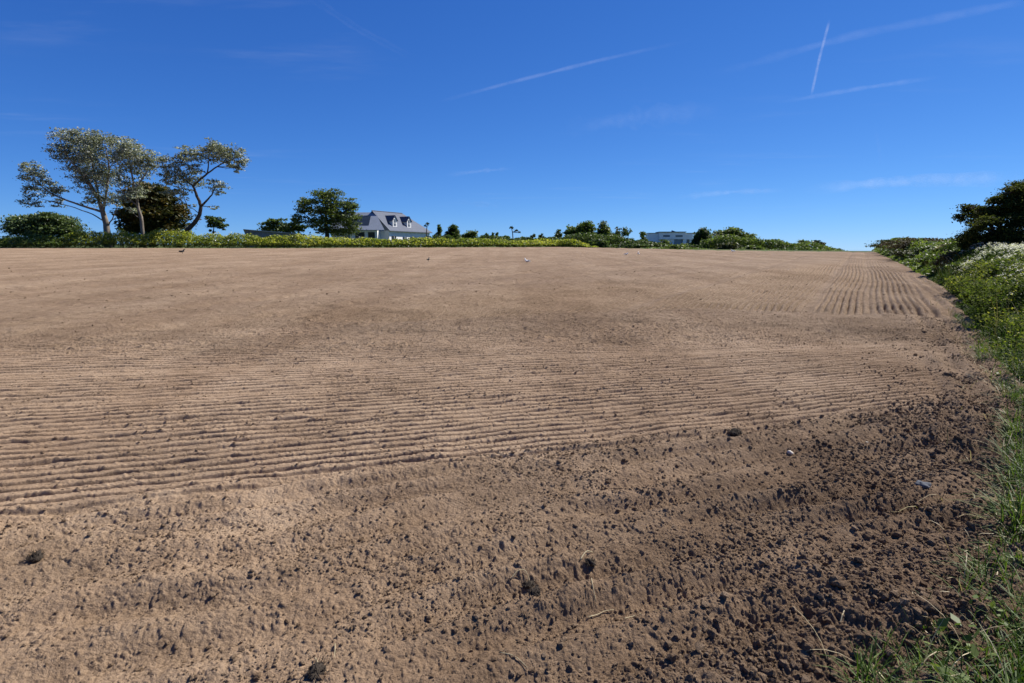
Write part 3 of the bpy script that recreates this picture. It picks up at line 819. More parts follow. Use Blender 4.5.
def far_hedge(label, pxs, tops, D, depth, leaf, n, seed, low=251):
    """a long hedge: its top follows the photo heights along px, it stands at distance D"""
    rg = np.random.default_rng(seed)
    c = at(0.5 * (pxs[0] + pxs[-1]), 250, D); root = (c[0], D, 0)
    px = rg.uniform(pxs[0], pxs[-1], n); Y = D + rg.uniform(-0.5, 0.5, n) * depth
    top = np.interp(px, pxs, tops)
    x = (px - 512) / F_PX * D / math.cos(PITCH)
    zt = np.array([at(a, b, D)[2] for a, b in zip(px, top)])
    zb = base_z(x, Y) - 0.1
    hh = np.maximum(0.3, (zt - zb)) * (0.82 + 0.5 * (vnoise(x / 3.0, Y / 3.0, seed) + 0.4 * vnoise(x / 1.0, Y, seed + 1)))
    P = np.stack([x, Y, zb + hh * rg.random(n) ** 0.7], -1) - np.array(root)
    V, F = leaf_quads(P, D / F_PX * 1.2, 0.3, 1.6, rg)
    o = empty('hedge', root); tag(o, label, 'hedge')
    np_mesh('foliage', V, F, leaf, False, o)
far_hedge('long dark hedge running behind the yellow-green verge right of the slate-roofed house', [424, 450, 480, 505, 530, 556], [236, 234.5, 235, 236.5, 237.5, 235], 128, 3, M_dark, 9000, 301)
far_hedge('dark green hedge along the field edge from the big copse to the white house', [552, 580, 610, 640, 665, 700], [236, 231, 234, 240, 244.5, 244.5], 117, 4, M_dark, 9000, 303)
far_hedge('mixed green hedge under the last trees before the skyline of the field', [696, 725, 755, 780, 805, 834], [237, 235, 237, 243, 243, 246], 98, 3, M_mid, 9000, 305)

# cabbage palms: thin trunk, tufts of sword leaves ------------------------
M_palm = leaf_mat('palm_leaf', [(0.0, (0.02, 0.032, 0.012)), (1.0, (0.09, 0.11, 0.04))], 0.15, 0.2)
def palm(label, D, trunk, heads, seed):
    rg = np.random.default_rng(seed)
    b = at(*trunk[0], D); zb = float(base_z(np.array([b[0]]), np.array([D]))[0]) - 0.1
    root = empty('cabbage_palm', (b[0], D, zb)); tag(root, label, 'palm', 'cabbage palms beyond the field')
    org = np.array([b[0], D, zb]); wb = MB()
    P = np.array([at(*t, D) for t in trunk]) - org; P[0, 2] = 0
    wb.tube(P, np.linspace(0.17, 0.11, len(P)), 7)
    LV = []; LF = []; n0 = 0
    for (hx, hy, hr) in heads:
        p = at(hx, hy, D) - org
        wb.tube(np.array([P[-1], (P[-1] + p) / 2 + [0, 0, -0.05], p]), [0.1, 0.09, 0.07], 6)
        rad = hr * D / F_PX
        for _ in range(90):
            d = rg.normal(size=3); d[2] = abs(d[2]) * 1.0 - 0.3; d /= np.linalg.norm(d)
            s = np.cross(d, rg.normal(size=3)); s /= np.linalg.norm(s)
            e = p + d * rad * rg.uniform(0.7, 1.15) - [0, 0, 0.15 * rad]; mdl = p + d * rad * 0.55
            LV += [p - s * 0.02, p + s * 0.02, mdl + s * 0.06, e, mdl - s * 0.06]
            LF.append((n0, n0 + 1, n0 + 2, n0 + 4)); LF.append((n0 + 4, n0 + 2, n0 + 3, n0 + 3)); n0 += 5
    wb.build('trunk', M_bark, root, True)
    q = np.array(LF); quad = q[0::2]; tri = q[1::2][:, :3]
    np_mesh('crown', np.array(LV), [quad, tri], M_palm, False, root)
palm('thin single-headed palm against the sky at the right end of the slate-roofed house', 139, [(426.5, 241), (426.5, 233), (427, 226)], [(427.5, 224, 2.6), (425, 226, 1.6)], 71)
palm('tall forked palm with two leafy heads in the gap between low trees', 143, [(513, 244), (513, 238), (512.5, 232)], [(511.5, 228, 2.6), (516.5, 231, 2.6), (519.5, 232.5, 1.6)], 72)

# ------------------------------------------------------------------ verge of tall plants along the far edge
M_verge = leaf_mat('verge_leaf', [(0.0, (0.09, 0.13, 0.018)), (0.45, (0.27, 0.31, 0.04)), (0.8, (0.46, 0.46, 0.07)), (1.0, (0.56, 0.54, 0.16))], 0.5, 0.45, 0.12)
M_verge_dark = leaf_mat('verge_grass', [(0.0, (0.04, 0.07, 0.015)), (0.6, (0.125, 0.175, 0.035)), (1.0, (0.24, 0.28, 0.07))], 0.45, 0.4, 0.15)
M_umbel_y = leaf_mat('yellow_flower_head', [(0.0, (0.32, 0.34, 0.05)), (0.6, (0.50, 0.47, 0.08)), (1.0, (0.6, 0.55, 0.22))], 0.5, 0.4, 0.15)
M_umbel_w = leaf_mat('white_flower_head', [(0.0, (0.33, 0.33, 0.29)), (1.0, (0.85, 0.85, 0.82))], 0.4, 0.1, 0.5)
def build_verge():
    pxs = [-200, 0, 60, 85, 120, 180, 230, 300, 420, 480, 560, 580, 592]
    hts = [2.4, 2.4, 2.5, 3.2, 3.3, 3.2, 2.6, 2.35, 1.8, 1.75, 1.65, 1.5, 0.4]
    def hgt(x, y):
        px = 512 + x / y * F_PX / math.cos(PITCH) * 1.0
        return np.interp(px, pxs, hts) * (0.86 + 0.35 * (vnoise(x / 2.2, y / 2.2, 61) + 0.5 * vnoise(x / 0.8, y / 0.8, 62)) )
    n = 80000
    x = rng.uniform(-135, 15.5, n); s = rng.uniform(0.3, 5.0, n)
    y = field_edge(x) + s
    h = hgt(x, y) * (0.45 + 0.55 * sstep(0.2, 2.4, s)) * (1 - 0.4 * sstep(3.5, 5, s))
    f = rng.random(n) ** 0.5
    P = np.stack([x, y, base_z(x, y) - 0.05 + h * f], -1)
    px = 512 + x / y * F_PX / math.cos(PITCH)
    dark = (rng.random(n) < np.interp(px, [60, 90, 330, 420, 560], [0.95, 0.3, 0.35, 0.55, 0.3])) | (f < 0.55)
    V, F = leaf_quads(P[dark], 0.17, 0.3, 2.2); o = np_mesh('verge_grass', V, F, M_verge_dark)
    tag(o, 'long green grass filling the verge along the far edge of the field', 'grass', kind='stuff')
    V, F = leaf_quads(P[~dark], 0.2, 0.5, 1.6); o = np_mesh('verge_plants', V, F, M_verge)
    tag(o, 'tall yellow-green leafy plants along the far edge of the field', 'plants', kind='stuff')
    for nm, m, cnt, sd, zone, lab in (('yellow_flower_heads', M_umbel_y, 5200, 63, [(60, .1), (95, .9), (220, .7), (300, .6), (420, .5), (560, .8)], 'yellow-green flower heads on top of the far verge'),
                                      ('white_flower_heads', M_umbel_w, 2400, 64, [(60, 0), (110, .2), (160, .7), (240, .9), (310, .5), (400, .1), (560, .05)], 'whitish flower heads scattered over the far verge')):
        x = rng.uniform(-110, 14.5, cnt); s = rng.uniform(0.6, 4.0, cnt); y = field_edge(x) + s
        px = 512 + x / y * F_PX / math.cos(PITCH)
        ok = (rng.random(cnt) < np.interp(px, [a for a, _ in zone], [b for _, b in zone])) & (vnoise(x / 4, y / 4, sd) > -0.16)
        x, y, s = x[ok], y[ok], s[ok]
        h = hgt(x, y) * (0.5 + 0.5 * sstep(0.2, 2.4, s)) * rng.uniform(0.75, 1.05, len(x))
        V, F = leaf_quads(np.stack([x, y, base_z(x, y) + h], -1), 0.2, 0.2, 1.1)
        tag(np_mesh(nm, V, F, m), lab, 'flowers', kind='stuff')
build_verge()

# ------------------------------------------------------------------ plants on the near bank
M_grass = leaf_mat('bank_grass', [(0.0, (0.022, 0.046, 0.007)), (0.55, (0.065, 0.115, 0.015)), (0.93, (0.15, 0.205, 0.035)), (1.0, (0.33, 0.30, 0.13))], 0.35, 0.3, 1.2, 0.6, 0.2)
M_straw = leaf_mat('straw', [(0.0, (0.28, 0.22, 0.12)), (1.0, (0.55, 0.47, 0.30))], 0.2, 0.1, 1.0)
M_alex = leaf_mat('alexanders_leaf', [(0.0, (0.024, 0.045, 0.010)), (0.5, (0.08, 0.115, 0.02)), (0.85, (0.19, 0.21, 0.04)), (1.0, (0.34, 0.33, 0.09))], 0.45, 0.35, 0.8, 0.8, 0.06)
M_under = leaf_mat('bank_undergrowth', [(0.0, (0.018, 0.032, 0.008)), (0.6, (0.05, 0.08, 0.018)), (1.0, (0.10, 0.14, 0.035))], 0.3, 0.4, 0.9, 0.8, 0.05)

def blades(P, length, width, lean, rg, segs=4, bend=1.0):
    """curved tapering grass blades"""
    n = len(P)
    az = rg.uniform(0, 2 * math.pi, n)
    L = length * rg.uniform(0.45, 1.3, n); ln = lean * rg.uniform(0.2, 1.4, n)
    dirx, diry = np.cos(az), np.sin(az)
    sx, sy = -diry, dirx
    V = []
    for k in range(segs + 1):
        t = k / segs
        ang = ln * (0.25 + bend * t)
        hz = L * t * np.cos(np.minimum(ang, 1.9) * 0.75); hr = L * t * np.sin(np.minimum(ang, 2.2) * 0.75)
        w = width * (1 - t) ** 0.6 * 0.5 + 0.0004
        c = np.stack([P[:, 0] + dirx * hr, P[:, 1] + diry * hr, P[:, 2] + hz], -1)
        off = np.stack([sx * w, sy * w, np.zeros(n)], -1)
        V += [c - off, c + off]
    V = np.stack(V, 1)
    m = 2 * (segs + 1)
    base = (np.arange(n) * m)[:, None]
    F = np.concatenate([base + np.array([[2 * k, 2 * k + 1, 2 * k + 3, 2 * k + 2]]) for k in range(segs)])
    return V.reshape(-1, 3), F

def build_bank_plants():
    rg = np.random.default_rng(77)
    # long grass on the lower, nearer bank, in tufts of different length
    for nm, lab, cnt, L, wd, lean, mt, msk in (('bank_grass', 'long green grass hanging over the near right bank', 125000, 0.26, 0.0065, 1.2, M_grass, 31),
                                              ('coarse_grass', 'coarse arching tufts of grass at the foot of the near right bank', 9000, 0.32, 0.008, 1.9, M_grass, 32)):
        n = cnt
        y = 1.0 + (rg.random(n) ** 1.7) * 12.5; s = -0.10 + rg.random(n) ** 1.2 * 3.2
        clump = vnoise(y / 0.32, s / 0.25, msk) + 0.6 * vnoise(y / 0.9, s / 0.7, msk + 9)
        thin = clump + 0.30 * sstep(0.05, 0.7, s) > (-0.14 if cnt > 20000 else 0.15)
        thin &= ~((s < 0.35) & (rg.random(n) < 0.5))
        y, s = y[thin], s[thin]
        P = bank_pt(y, s); P[:, 2] -= 0.02
        k = np.clip(0.65 + 1.2 * clump[thin], 0.35, 1.5)
        V, F = blades(P, L * k, wd, lean, rg)
        tag(np_mesh(nm, V, F, mt), lab, 'grass', kind='stuff')
    # broad-leaved weeds between the tufts
    P = []
    for _ in range(230):
        yy = 1.4 + rg.random() ** 1.4 * 8; s_ = rg.uniform(0.0, 1.9)
        c = bank_pt(np.array([yy]), np.array([s_]))[0]; r_ = rg.uniform(0.05, 0.14)
        P.append(cluster_leaves(c + [0, 0, r_ * 0.7], (r_, r_, r_ * 0.8), 46, 0, rg))
    P = np.concatenate(P)
    V, F = leaf_quads(P, 0.026, 0.5, 1.9, rg)
    tag(np_mesh('broad_weeds', V, F, M_mid), 'clumps of broad-leaved weeds in the grass of the near bank', 'weeds', kind='stuff')
    P = []
    for _ in range(60):
        c = bank_pt(np.array([2.6 + rg.random() * 6.5]), np.array([rg.uniform(0.2, 1.5)]))[0]
        P.append(c + [0, 0, rg.uniform(0.12, 0.3)] + rg.normal(size=(9, 3)) * [0.014, 0.014, 0.006])
    V, F = leaf_quads(np.concatenate(P), 0.016, 1.0, 1.1, rg)
    tag(np_mesh('yellow_flowers', V, F, M_umbel_y), 'few small yellow flowers in the near bank grass', 'flowers', kind='stuff')
    # dry bent stalks at the foot
    n = 650
    y = 1.3 + rg.random(n) * 6; s = rg.normal(0.22, 0.25, n)
    P = bank_pt(y, s); P[:, 2] = np.maximum(P[:, 2], 0.02)
    V, F = blades(P, 0.24, 0.0045, 2.3, rg, 5)
    tag(np_mesh('dry_stalks', V, F, M_straw), 'pale dry grass stalks lying at the foot of the near bank', 'grass', kind='stuff')
    # undergrowth leaves everywhere on the bank
    LV = []
    n = 150000
    y = 1.2 + rg.random(n) ** 1.7 * 35; s = 0.05 + rg.random(n) * 4.2
    hh = (0.16 + 0.42 * sstep(5, 11, y)) * sstep(-0.1, 1.1, s) * (0.7 + 0.9 * (vnoise(y / 0.8, s / 0.8, 35) + 0.3))
    P = bank_pt(y, s); P[:, 2] += np.maximum(0.01, hh) * rg.random(n) ** 0.7
    V, F = leaf_quads(P, np.clip(0.008 + 0.0028 * y, 0.016, 0.09), 0.3, 1.9, rg)
    tag(np_mesh('bank_undergrowth', V, F, M_under), 'dense dark leaves covering the right-hand bank', 'undergrowth', kind='stuff')
    n = 46000
    y = 26 + rg.random(n) ** 0.9 * 62; s = -0.1 + rg.random(n) * 4.5
    hh = 0.75 * sstep(-0.3, 0.9, s) * (0.7 + 0.9 * (vnoise(y / 2.5, s / 1.2, 36) + 0.3))
    P = bank_pt(y, s); P[:, 2] += np.maximum(0.03, hh) * rg.random(n) ** 0.7
    V, F = leaf_quads(P, 0.10 + 0.0008 * y, 0.3, 1.8, rg)
    tag(np_mesh('far_bank_undergrowth', V, F, M_mid), 'low green growth clothing the far part of the hedge bank', 'undergrowth', kind='stuff')
    # yellow-green leafy clumps
    cs = []
    for _ in range(105):
        yy = rg.uniform(6.8, 17.5); s_ = rg.uniform(0.15, 2.6)
        cs.append((yy, s_, rg.uniform(0.18, 0.4)))
    P = []
    for yy, s_, r_ in cs:
        c = bank_pt(np.array([yy]), np.array([s_]))[0]; c[2] += rg.uniform(0.10, 0.50) + 0.12 * sstep(8, 12, yy)
        P.append(cluster_leaves(c, (r_, r_, r_ * 0.75), 700, 0.25, rg))
    P = np.concatenate(P)
    V, F = leaf_quads(P, 0.008 + 0.0019 * P[:, 1], 0.6, 1.7, rg)
    tag(np_mesh('leafy_plants', V, F, M_alex), 'bright yellow-green leafy plants on the bank below the white flowers', 'plants', kind='stuff')
    # flower heads: flat umbels of tiny florets on thin stems
    def umbels(name, lab, mat, specs, fl, size):
        PV = []; st = MB()
        for (yy, s_, up_) in specs:
            c = bank_pt(np.array([yy]), np.array([s_]))[0]
            t = c + [rg.normal(0, .06), rg.normal(0, .06), up_]
            rad = rg.uniform(0.03, 0.062) * (1 + yy / 60)
            q = rg.normal(size=(fl, 3)) * [rad * .55, rad * .55, rad * .16]
            q[:, 2] -= 1.5 * (q[:, 0] ** 2 + q[:, 1] ** 2) / rad * 0.3
            PV.append(t + q)
        PV = np.concatenate(PV)
        V, F = leaf_quads(PV, size * (0.8 + PV[:, 1] / 30), 1.6, 1.1, rg)
        tag(np_mesh(name, V, F, mat), lab, 'flowers', kind='stuff')
    sp = []
    for _ in range(5200):
        yy = rg.uniform(10.0, 26); s_ = rg.uniform(0.5 + 0.09 * max(0, 18 - yy), 4.0)
        if vnoise(np.array([yy / 1.5]), np.array([s_ / 1.0]), 37)[0] < -0.12: continue
        sp.append((yy, s_, rg.uniform(0.45, 0.85) * (0.55 + 0.45 * min(1, s_ / 1.5))))
    for _ in range(420):
        sp.append((rg.uniform(6.5, 14), rg.uniform(0.6, 3.4), rg.uniform(0.35, 0.85)))
    umbels('white_umbels', 'mass of white lacy flower heads on the right-hand bank', M_umbel_w, sp, 13, 0.019)
    sp = []
    for _ in range(450):
        sp.append((rg.uniform(6.5, 17), rg.uniform(0.3, 2.8), rg.uniform(0.3, 0.62)))
    umbels('yellow_umbels', 'yellow-green flower heads among the leafy plants on the right-hand bank', M_umbel_y, sp, 11, 0.016)
    # upright flower stalks and seeding grass standing above the leaves
    n = 5200
    y = 6 + rg.random(n) * 22; s = 0.2 + rg.random(n) * 3.6
    P = bank_pt(y, s)
    V, F = blades(P, 0.68, 0.008, 0.45, rg, 3)
    tag(np_mesh('tall_stalks', V, F, M_grass), 'upright green stalks among the flowers on the right-hand bank', 'stalks', kind='stuff')
    n = 1500
    y = 6 + rg.random(n) * 26; s = 0.2 + rg.random(n) * 3.6
    P = bank_pt(y, s)
    V, F = blades(P, 0.75, 0.008, 0.5, rg, 3)
    tag(np_mesh('seed_stalks', V, F, M_dry), 'straw-coloured seeding stalks on the right-hand bank', 'stalks', kind='stuff')
    # dead stems and roots along the foot
    n = 700
    y = 3 + rg.random(n) * 22; s = rg.normal(0.0, 0.22, n)
    P = bank_pt(y, s)
    V, F = blades(P, 0.22, 0.006, 1.8, rg, 4)
    tag(np_mesh('dead_stems', V, F, M_dry), 'brown dead stems and roots along the foot of the bank', 'dead stems', kind='stuff')
build_bank_plants()

# shrubs on the bank further off -------------------------------------------
def bank_shrub(name, label, yy, s_, r, h, leaf, seed, n=5200, size=None, cat='shrub'):
    rg = np.random.default_rng(900 + seed)
    c = bank_pt(np.array([yy]), np.array([s_]))[0]
    root = empty(name, c); tag(root, label, cat, 'shrubs along the hedge bank')
    st = MB(); P = []
    for k in range(9):
        a = rg.uniform(0, 6.28); q = rg.random() ** 0.5
        ctr = np.array([math.cos(a) * r * 0.62 * q, math.sin(a) * r * 0.62 * q, h * rg.uniform(0.32, 0.82) * (1 - 0.35 * q)])
        rr_ = (r * rg.uniform(0.3, 0.48), r * rg.uniform(0.3, 0.48), h * rg.uniform(0.16, 0.28))
        P.append(cluster_leaves(ctr, rr_, n // 9, 0.22, rg))
        st.tube(np.array([[0, 0, -0.1], ctr * [0.4, 0.4, 0.5], ctr]), [0.05, 0.035, 0.012], 5)
    st.build('stem', M_bark_dark, root, True)
    P = np.concatenate(P); P[:, 2] = np.maximum(P[:, 2], 0.02)
    V, F = leaf_quads(P, size or (0.02 + 0.0014 * yy), 0.4, 1.7, rg)
    np_mesh('foliage', V, F, leaf, False, root)
for a in [
    ('shrub', 'green shrub on the bank beside the nearer end of the white flowers', 21.5, 1.2, 0.9, 0.75, M_mid, 1),
    ('shrub', 'dark reddish shrub beyond the white flowers on the bank', 25.5, 1.0, 1.1, 0.8, M_red, 2),
    ('shrub', 'olive shrub with straw-coloured grass on the crest of the bank', 29.0, 2.6, 1.7, 1.0, M_olive, 3),
    ('shrub', 'fresh green shrub low on the bank, beyond the reddish one', 30.0, 0.9, 1.1, 0.8, M_mid, 4),
    ('shrub', 'dry straw-coloured bush on the crest left of the dark thorn tree', 34.5, 2.4, 1.9, 1.0, M_dry, 5),
    ('shrub', 'dark green bush low on the bank at middle distance', 37.0, 0.9, 1.3, 0.85, M_dark, 6),
    ('shrub', 'green bush breaking the skyline left of the dark thorn tree', 38.0, 4.0, 1.6, 1.5, M_mid, 7),
    ('shrub', 'purplish red bramble bush on the skyline halfway along the bank', 46.0, 1.8, 2.6, 1.25, M_red, 8),
    ('shrub', 'olive bush low beside the purplish bramble', 42.0, 0.8, 1.4, 0.8, M_olive, 9),
    ('shrub', 'dark bush near the far end of the bank', 53.0, 1.4, 2.2, 0.9, M_dark, 10),
    ('shrub', 'reddish brown bush near the far end of the bank', 58.5, 1.8, 2.6, 1.15, M_red, 11),
    ('shrub', 'last dark bush where the bank meets the horizon', 66.0, 1.5, 2.8, 1.0, M_thorn, 12),
]: bank_shrub(*a)

# wind-cut thorn tree and the dark bush below it ---------------------------
make_tree('thorn_tree', 'dark wind-cut thorn tree rising above the white flowers at the right edge', 26,
    [([(1004, 250), (1003, 235), (1000, 220), (1005, 205)], 0.16, 0.07), ([(1000, 220), (988, 214), (976, 208)], 0.08, 0.03), ([(1000, 220), (1018, 208), (1035, 200)], 0.1, 0.04),
     ([(1005, 205), (1000, 199), (1002, 195)], 0.05, 0.02)],
    [(980, 207, 8, 4), (990, 211, 9, 5), (998, 200, 9, 5), (1004, 191, 9, 4), (1014, 187, 10, 5), (1010, 198, 10, 6), (1024, 195, 14, 8), (1000, 212, 12, 6), (1016, 210, 13, 7),
     (1034, 205, 14, 8), (1030, 188, 10, 6), (1050, 200, 14, 9), (1045, 215, 14, 8), (988, 202, 7, 4, .8), (973, 211, 6, 4, .8), (985, 216, 12, 5), (1000, 205, 12, 6), (970, 217, 6, 4)],
    M_thorn, M_bark_dark, 0.062, 1.7, 0.27, 0.9, None, 'tree', 0.4, 41)
make_tree('thorn_bush', 'dense near-black bush beneath the thorn tree at the right edge', 25,
    [([(1000, 258), (1000, 246), (998, 236)], 0.1, 0.05)],
    [(970, 226, 8, 6), (964, 236, 6, 7), (980, 222, 9, 6), (992, 222, 12, 7), (1010, 222, 14, 8), (1030, 225, 14, 9), (975, 238, 13, 9), (995, 236, 16, 10), (1015, 236, 16, 10),
     (1036, 238, 16, 11), (965, 244, 7, 6), (985, 247, 14, 7), (1008, 248, 16, 7), (1030, 248, 16, 8)],
    M_thorn, M_bark_dark, 0.058, 1.5, 0.2, 0.8, None, 'bush', 0.4, 42)

# ------------------------------------------------------------------ slate-roofed house
M_white = plain('white_render', (0.78, 0.78, 0.76), 0.7, 0.05, 1.0)
M_white2 = plain('weathered_white_render', (0.80, 0.79, 0.77), 0.75, 0.08, 0.6)
M_glass = plain('dark_window_glass', (0.03, 0.04, 0.05), 0.08, 0.1, 1.0, 0, 0.6)
M_frame = plain('painted_frame', (0.8, 0.8, 0.8), 0.5, 0.03)
def slate_mat(name, col):
    m, nt, out = new_mat(name)
    v = nt.coord('Object'); b = nt.new('ShaderNodeBsdfPrincipled')
    br = nt.new('ShaderNodeTexBrick'); br.inputs['Scale'].default_value = 2.2
    br.inputs['Color1'].default_value = (*[c * 0.85 for c in col], 1); br.inputs['Color2'].default_value = (*[c * 1.15 for c in col], 1)
    br.inputs['Mortar'].default_value = (*[c * 0.6 for c in col], 1); br.inputs['Mortar Size'].default_value = 0.02
    mp = nt.new('ShaderNodeMapping'); mp.inputs['Rotation'].default_value = (R(40), 0, 0); nt.l.new(v, mp.inputs[0]); nt.l.new(mp.outputs[0], br.inputs['Vector'])
    col_ = nt.mix(nt.noise(v, 0.8, 4), br.outputs['Color'], (*[c * 1.25 for c in col], 1))
    nt.l.new(col_, b.inputs['Base Color']); b.inputs['Roughness'].default_value = 0.75; b.inputs['Specular IOR Level'].default_value = 0.2
    nt.l.new(b.outputs[0], out.inputs['Surface']); return m
M_slate = slate_mat('blue_grey_slate', (0.075, 0.088, 0.12))
M_slate_pale = slate_mat('pale_slate_hanging', (0.21, 0.24, 0.29))

def build_house():
    D = 140.0
    pk = at(373, 211.5, D)                                   # gable peak
    ang = R(62)                             # ridge runs away to the right
    root = empty('house', (pk[0], D, float(base_z(np.array([pk[0]]), np.array([D]))[0])), ang)
    tag(root, 'white house with long blue-grey slate roof, dark roof windows and two white dormers', 'house')
    zt = pk[2] - root.location.z; ez = zt - 4.5; W = 5.0; L = 16.5; LR = 11.0
    # local: x along the ridge, -y the front facing right, the gable at x = 0
    w = MB(); w.box(0.1, L - 0.2, -W + 0.35, W - 0.35, 0, ez - 0.05)
    w.build('wall', M_white, root)
    g = MB(); g.slab([(0.1, -W + 0.5, ez - 0.05), (0.1, W - 0.5, ez - 0.05), (0.1, 0, zt - 0.25)], (0.25, 0, 0))
    g.build('gable_wall', M_slate_pale, root)
    r = MB(); th = (0, 0, 0.16); ov = 0.25
    for sgn in (-1, 1):
        r.slab([(-0.35, sgn * (W + ov), ez - ov), (L + ov, sgn * (W + ov), ez - ov), (LR, 0, zt), (-0.35, 0, zt)], th)
    r.slab([(L + ov, -W - ov, ez - ov), (L + ov, W + ov, ez - ov), (LR, 0, zt)], th)
    rf = r.build('roof', M_slate, root)
    rc = MB(); rc.tube([(-0.4, 0, zt + 0.17), (LR, 0, zt + 0.17)], 0.13, 6); rc.build('ridge_tiles', M_slate, rf)
    for xx in (3.0, 8.5):
        z0 = zt - 3.6; yf = -W + 0.9; z1 = z0 + 2.3
        d = MB(); d.box(xx - 0.75, xx + 0.75, yf, -1.0, z0, z1 - 0.6)
        d.slab([(xx - 0.75, yf, z1 - 0.6), (xx + 0.75, yf, z1 - 0.6), (xx, yf, z1 + 0.3)], (0, 0.15, 0))
        dm = d.build('dormer', M_white, root)
        dr = MB()
        for sgn in (-1, 1):
            dr.slab([(xx + sgn * 1.05, yf - 0.18, z1 - 0.95), (xx + sgn * 1.05, -0.9, z1 - 0.95), (xx, -0.9, z1 + 0.38), (xx, yf - 0.18, z1 + 0.38)], (0, 0, 0.1))
        dr.build('dormer_roof', M_slate, dm)
        dg = MB(); dg.box(xx - 0.42, xx + 0.42, yf - 0.03, yf + 0.02, z0 + 0.25, z1 - 0.45); dg.build('window', M_glass, dm)
        df = MB(); df.box(xx - 0.04, xx + 0.04, yf - 0.06, yf - 0.032, z0 + 0.25, z1 - 0.45); df.box(xx - 0.42, xx + 0.42, yf - 0.06, yf - 0.033, z0 + 0.85, z0 + 0.95); df.build('glazing_bar', M_frame, dm)
    for (xa, xb, za, zb_) in ((1.0, 2.6, 0.9, 2.5), (5.2, 6.6, 0.2, 2.4), (8.0, 10.8, 0.3, 2.4), (13.3, 14.6, 1.0, 2.4)):
        b = MB(); b.box(xa, xb, -W + 0.27, -W + 0.4, za, zb_); wd = b.build('window', M_glass, root)
        f = MB(); f.box((xa + xb) / 2 - 0.05, (xa + xb) / 2 + 0.05, -W + 0.23, -W + 0.268, za, zb_); f.build('frame', M_frame, wd)
    # wing running left from the main roof, its slope and glazing facing the field
    ca, sa = math.cos(ang), math.sin(ang)
    def wl_(x, y, z): return (x * ca + y * sa, -x * sa + y * ca, z)     # world-aligned offsets from the peak
    zw = zt - 0.35; W2 = 4.4
    k = MB()
    k.slab([wl_(-9, -W2 + 0.35, 0), wl_(-9, -W2 + 0.35, ez - 0.1), wl_(1.8, -W2 + 0.35, ez - 0.1), wl_(1.8, -W2 + 0.35, 0)], wl_(0, 2 * W2 - 0.8, 0))
    k.build('wing_wall', M_white, root)
    k = MB()
    k.slab([wl_(-9.3, -W2 - 0.2, ez - 0.15), wl_(3.6, -W2 - 0.2, ez - 0.15), wl_(0.6, 0, zw), wl_(-9.3, 0, zw)], (0, 0, 0.15))
    k.slab([wl_(-9.3, W2 + 0.2, ez - 0.15), wl_(1.2, W2 + 0.2, ez - 0.15), wl_(0.6, 0.02, zw), wl_(-9.3, 0.02, zw)], (0, 0, 0.15))
    wr = k.build('wing_roof', M_slate_pale, root)
    sl = (zw - ez + 0.15) / (W2 + 0.2)
    def on(x, t): return wl_(x, -(W2 + 0.2) * (1 - t), ez - 0.15 + sl * (W2 + 0.2) * t + 0.16)
    for xa, xb in ((-5.6, -3.9), (-3.8, -2.1), (-2.0, -0.3)):
        k = MB(); k.slab([on(xa, 0.25), on(xb, 0.25), on(xb, 0.80), on(xa, 0.80)], (0, 0, 0.07)); k.build('roof_window', M_glass, wr)
    for xa, xb in ((-6.4, -4.6), (-3.4, -1.2), (-0.4, 1.2)):
        k = MB(); k.slab([wl_(xa, -W2 + 0.30, 0.3), wl_(xb, -W2 + 0.30, 0.3), wl_(xb, -W2 + 0.30, ez - 0.5), wl_(xa, -W2 + 0.30, ez - 0.5)], wl_(0, 0.1, 0)); k.build('window', M_glass, root)
build_house()

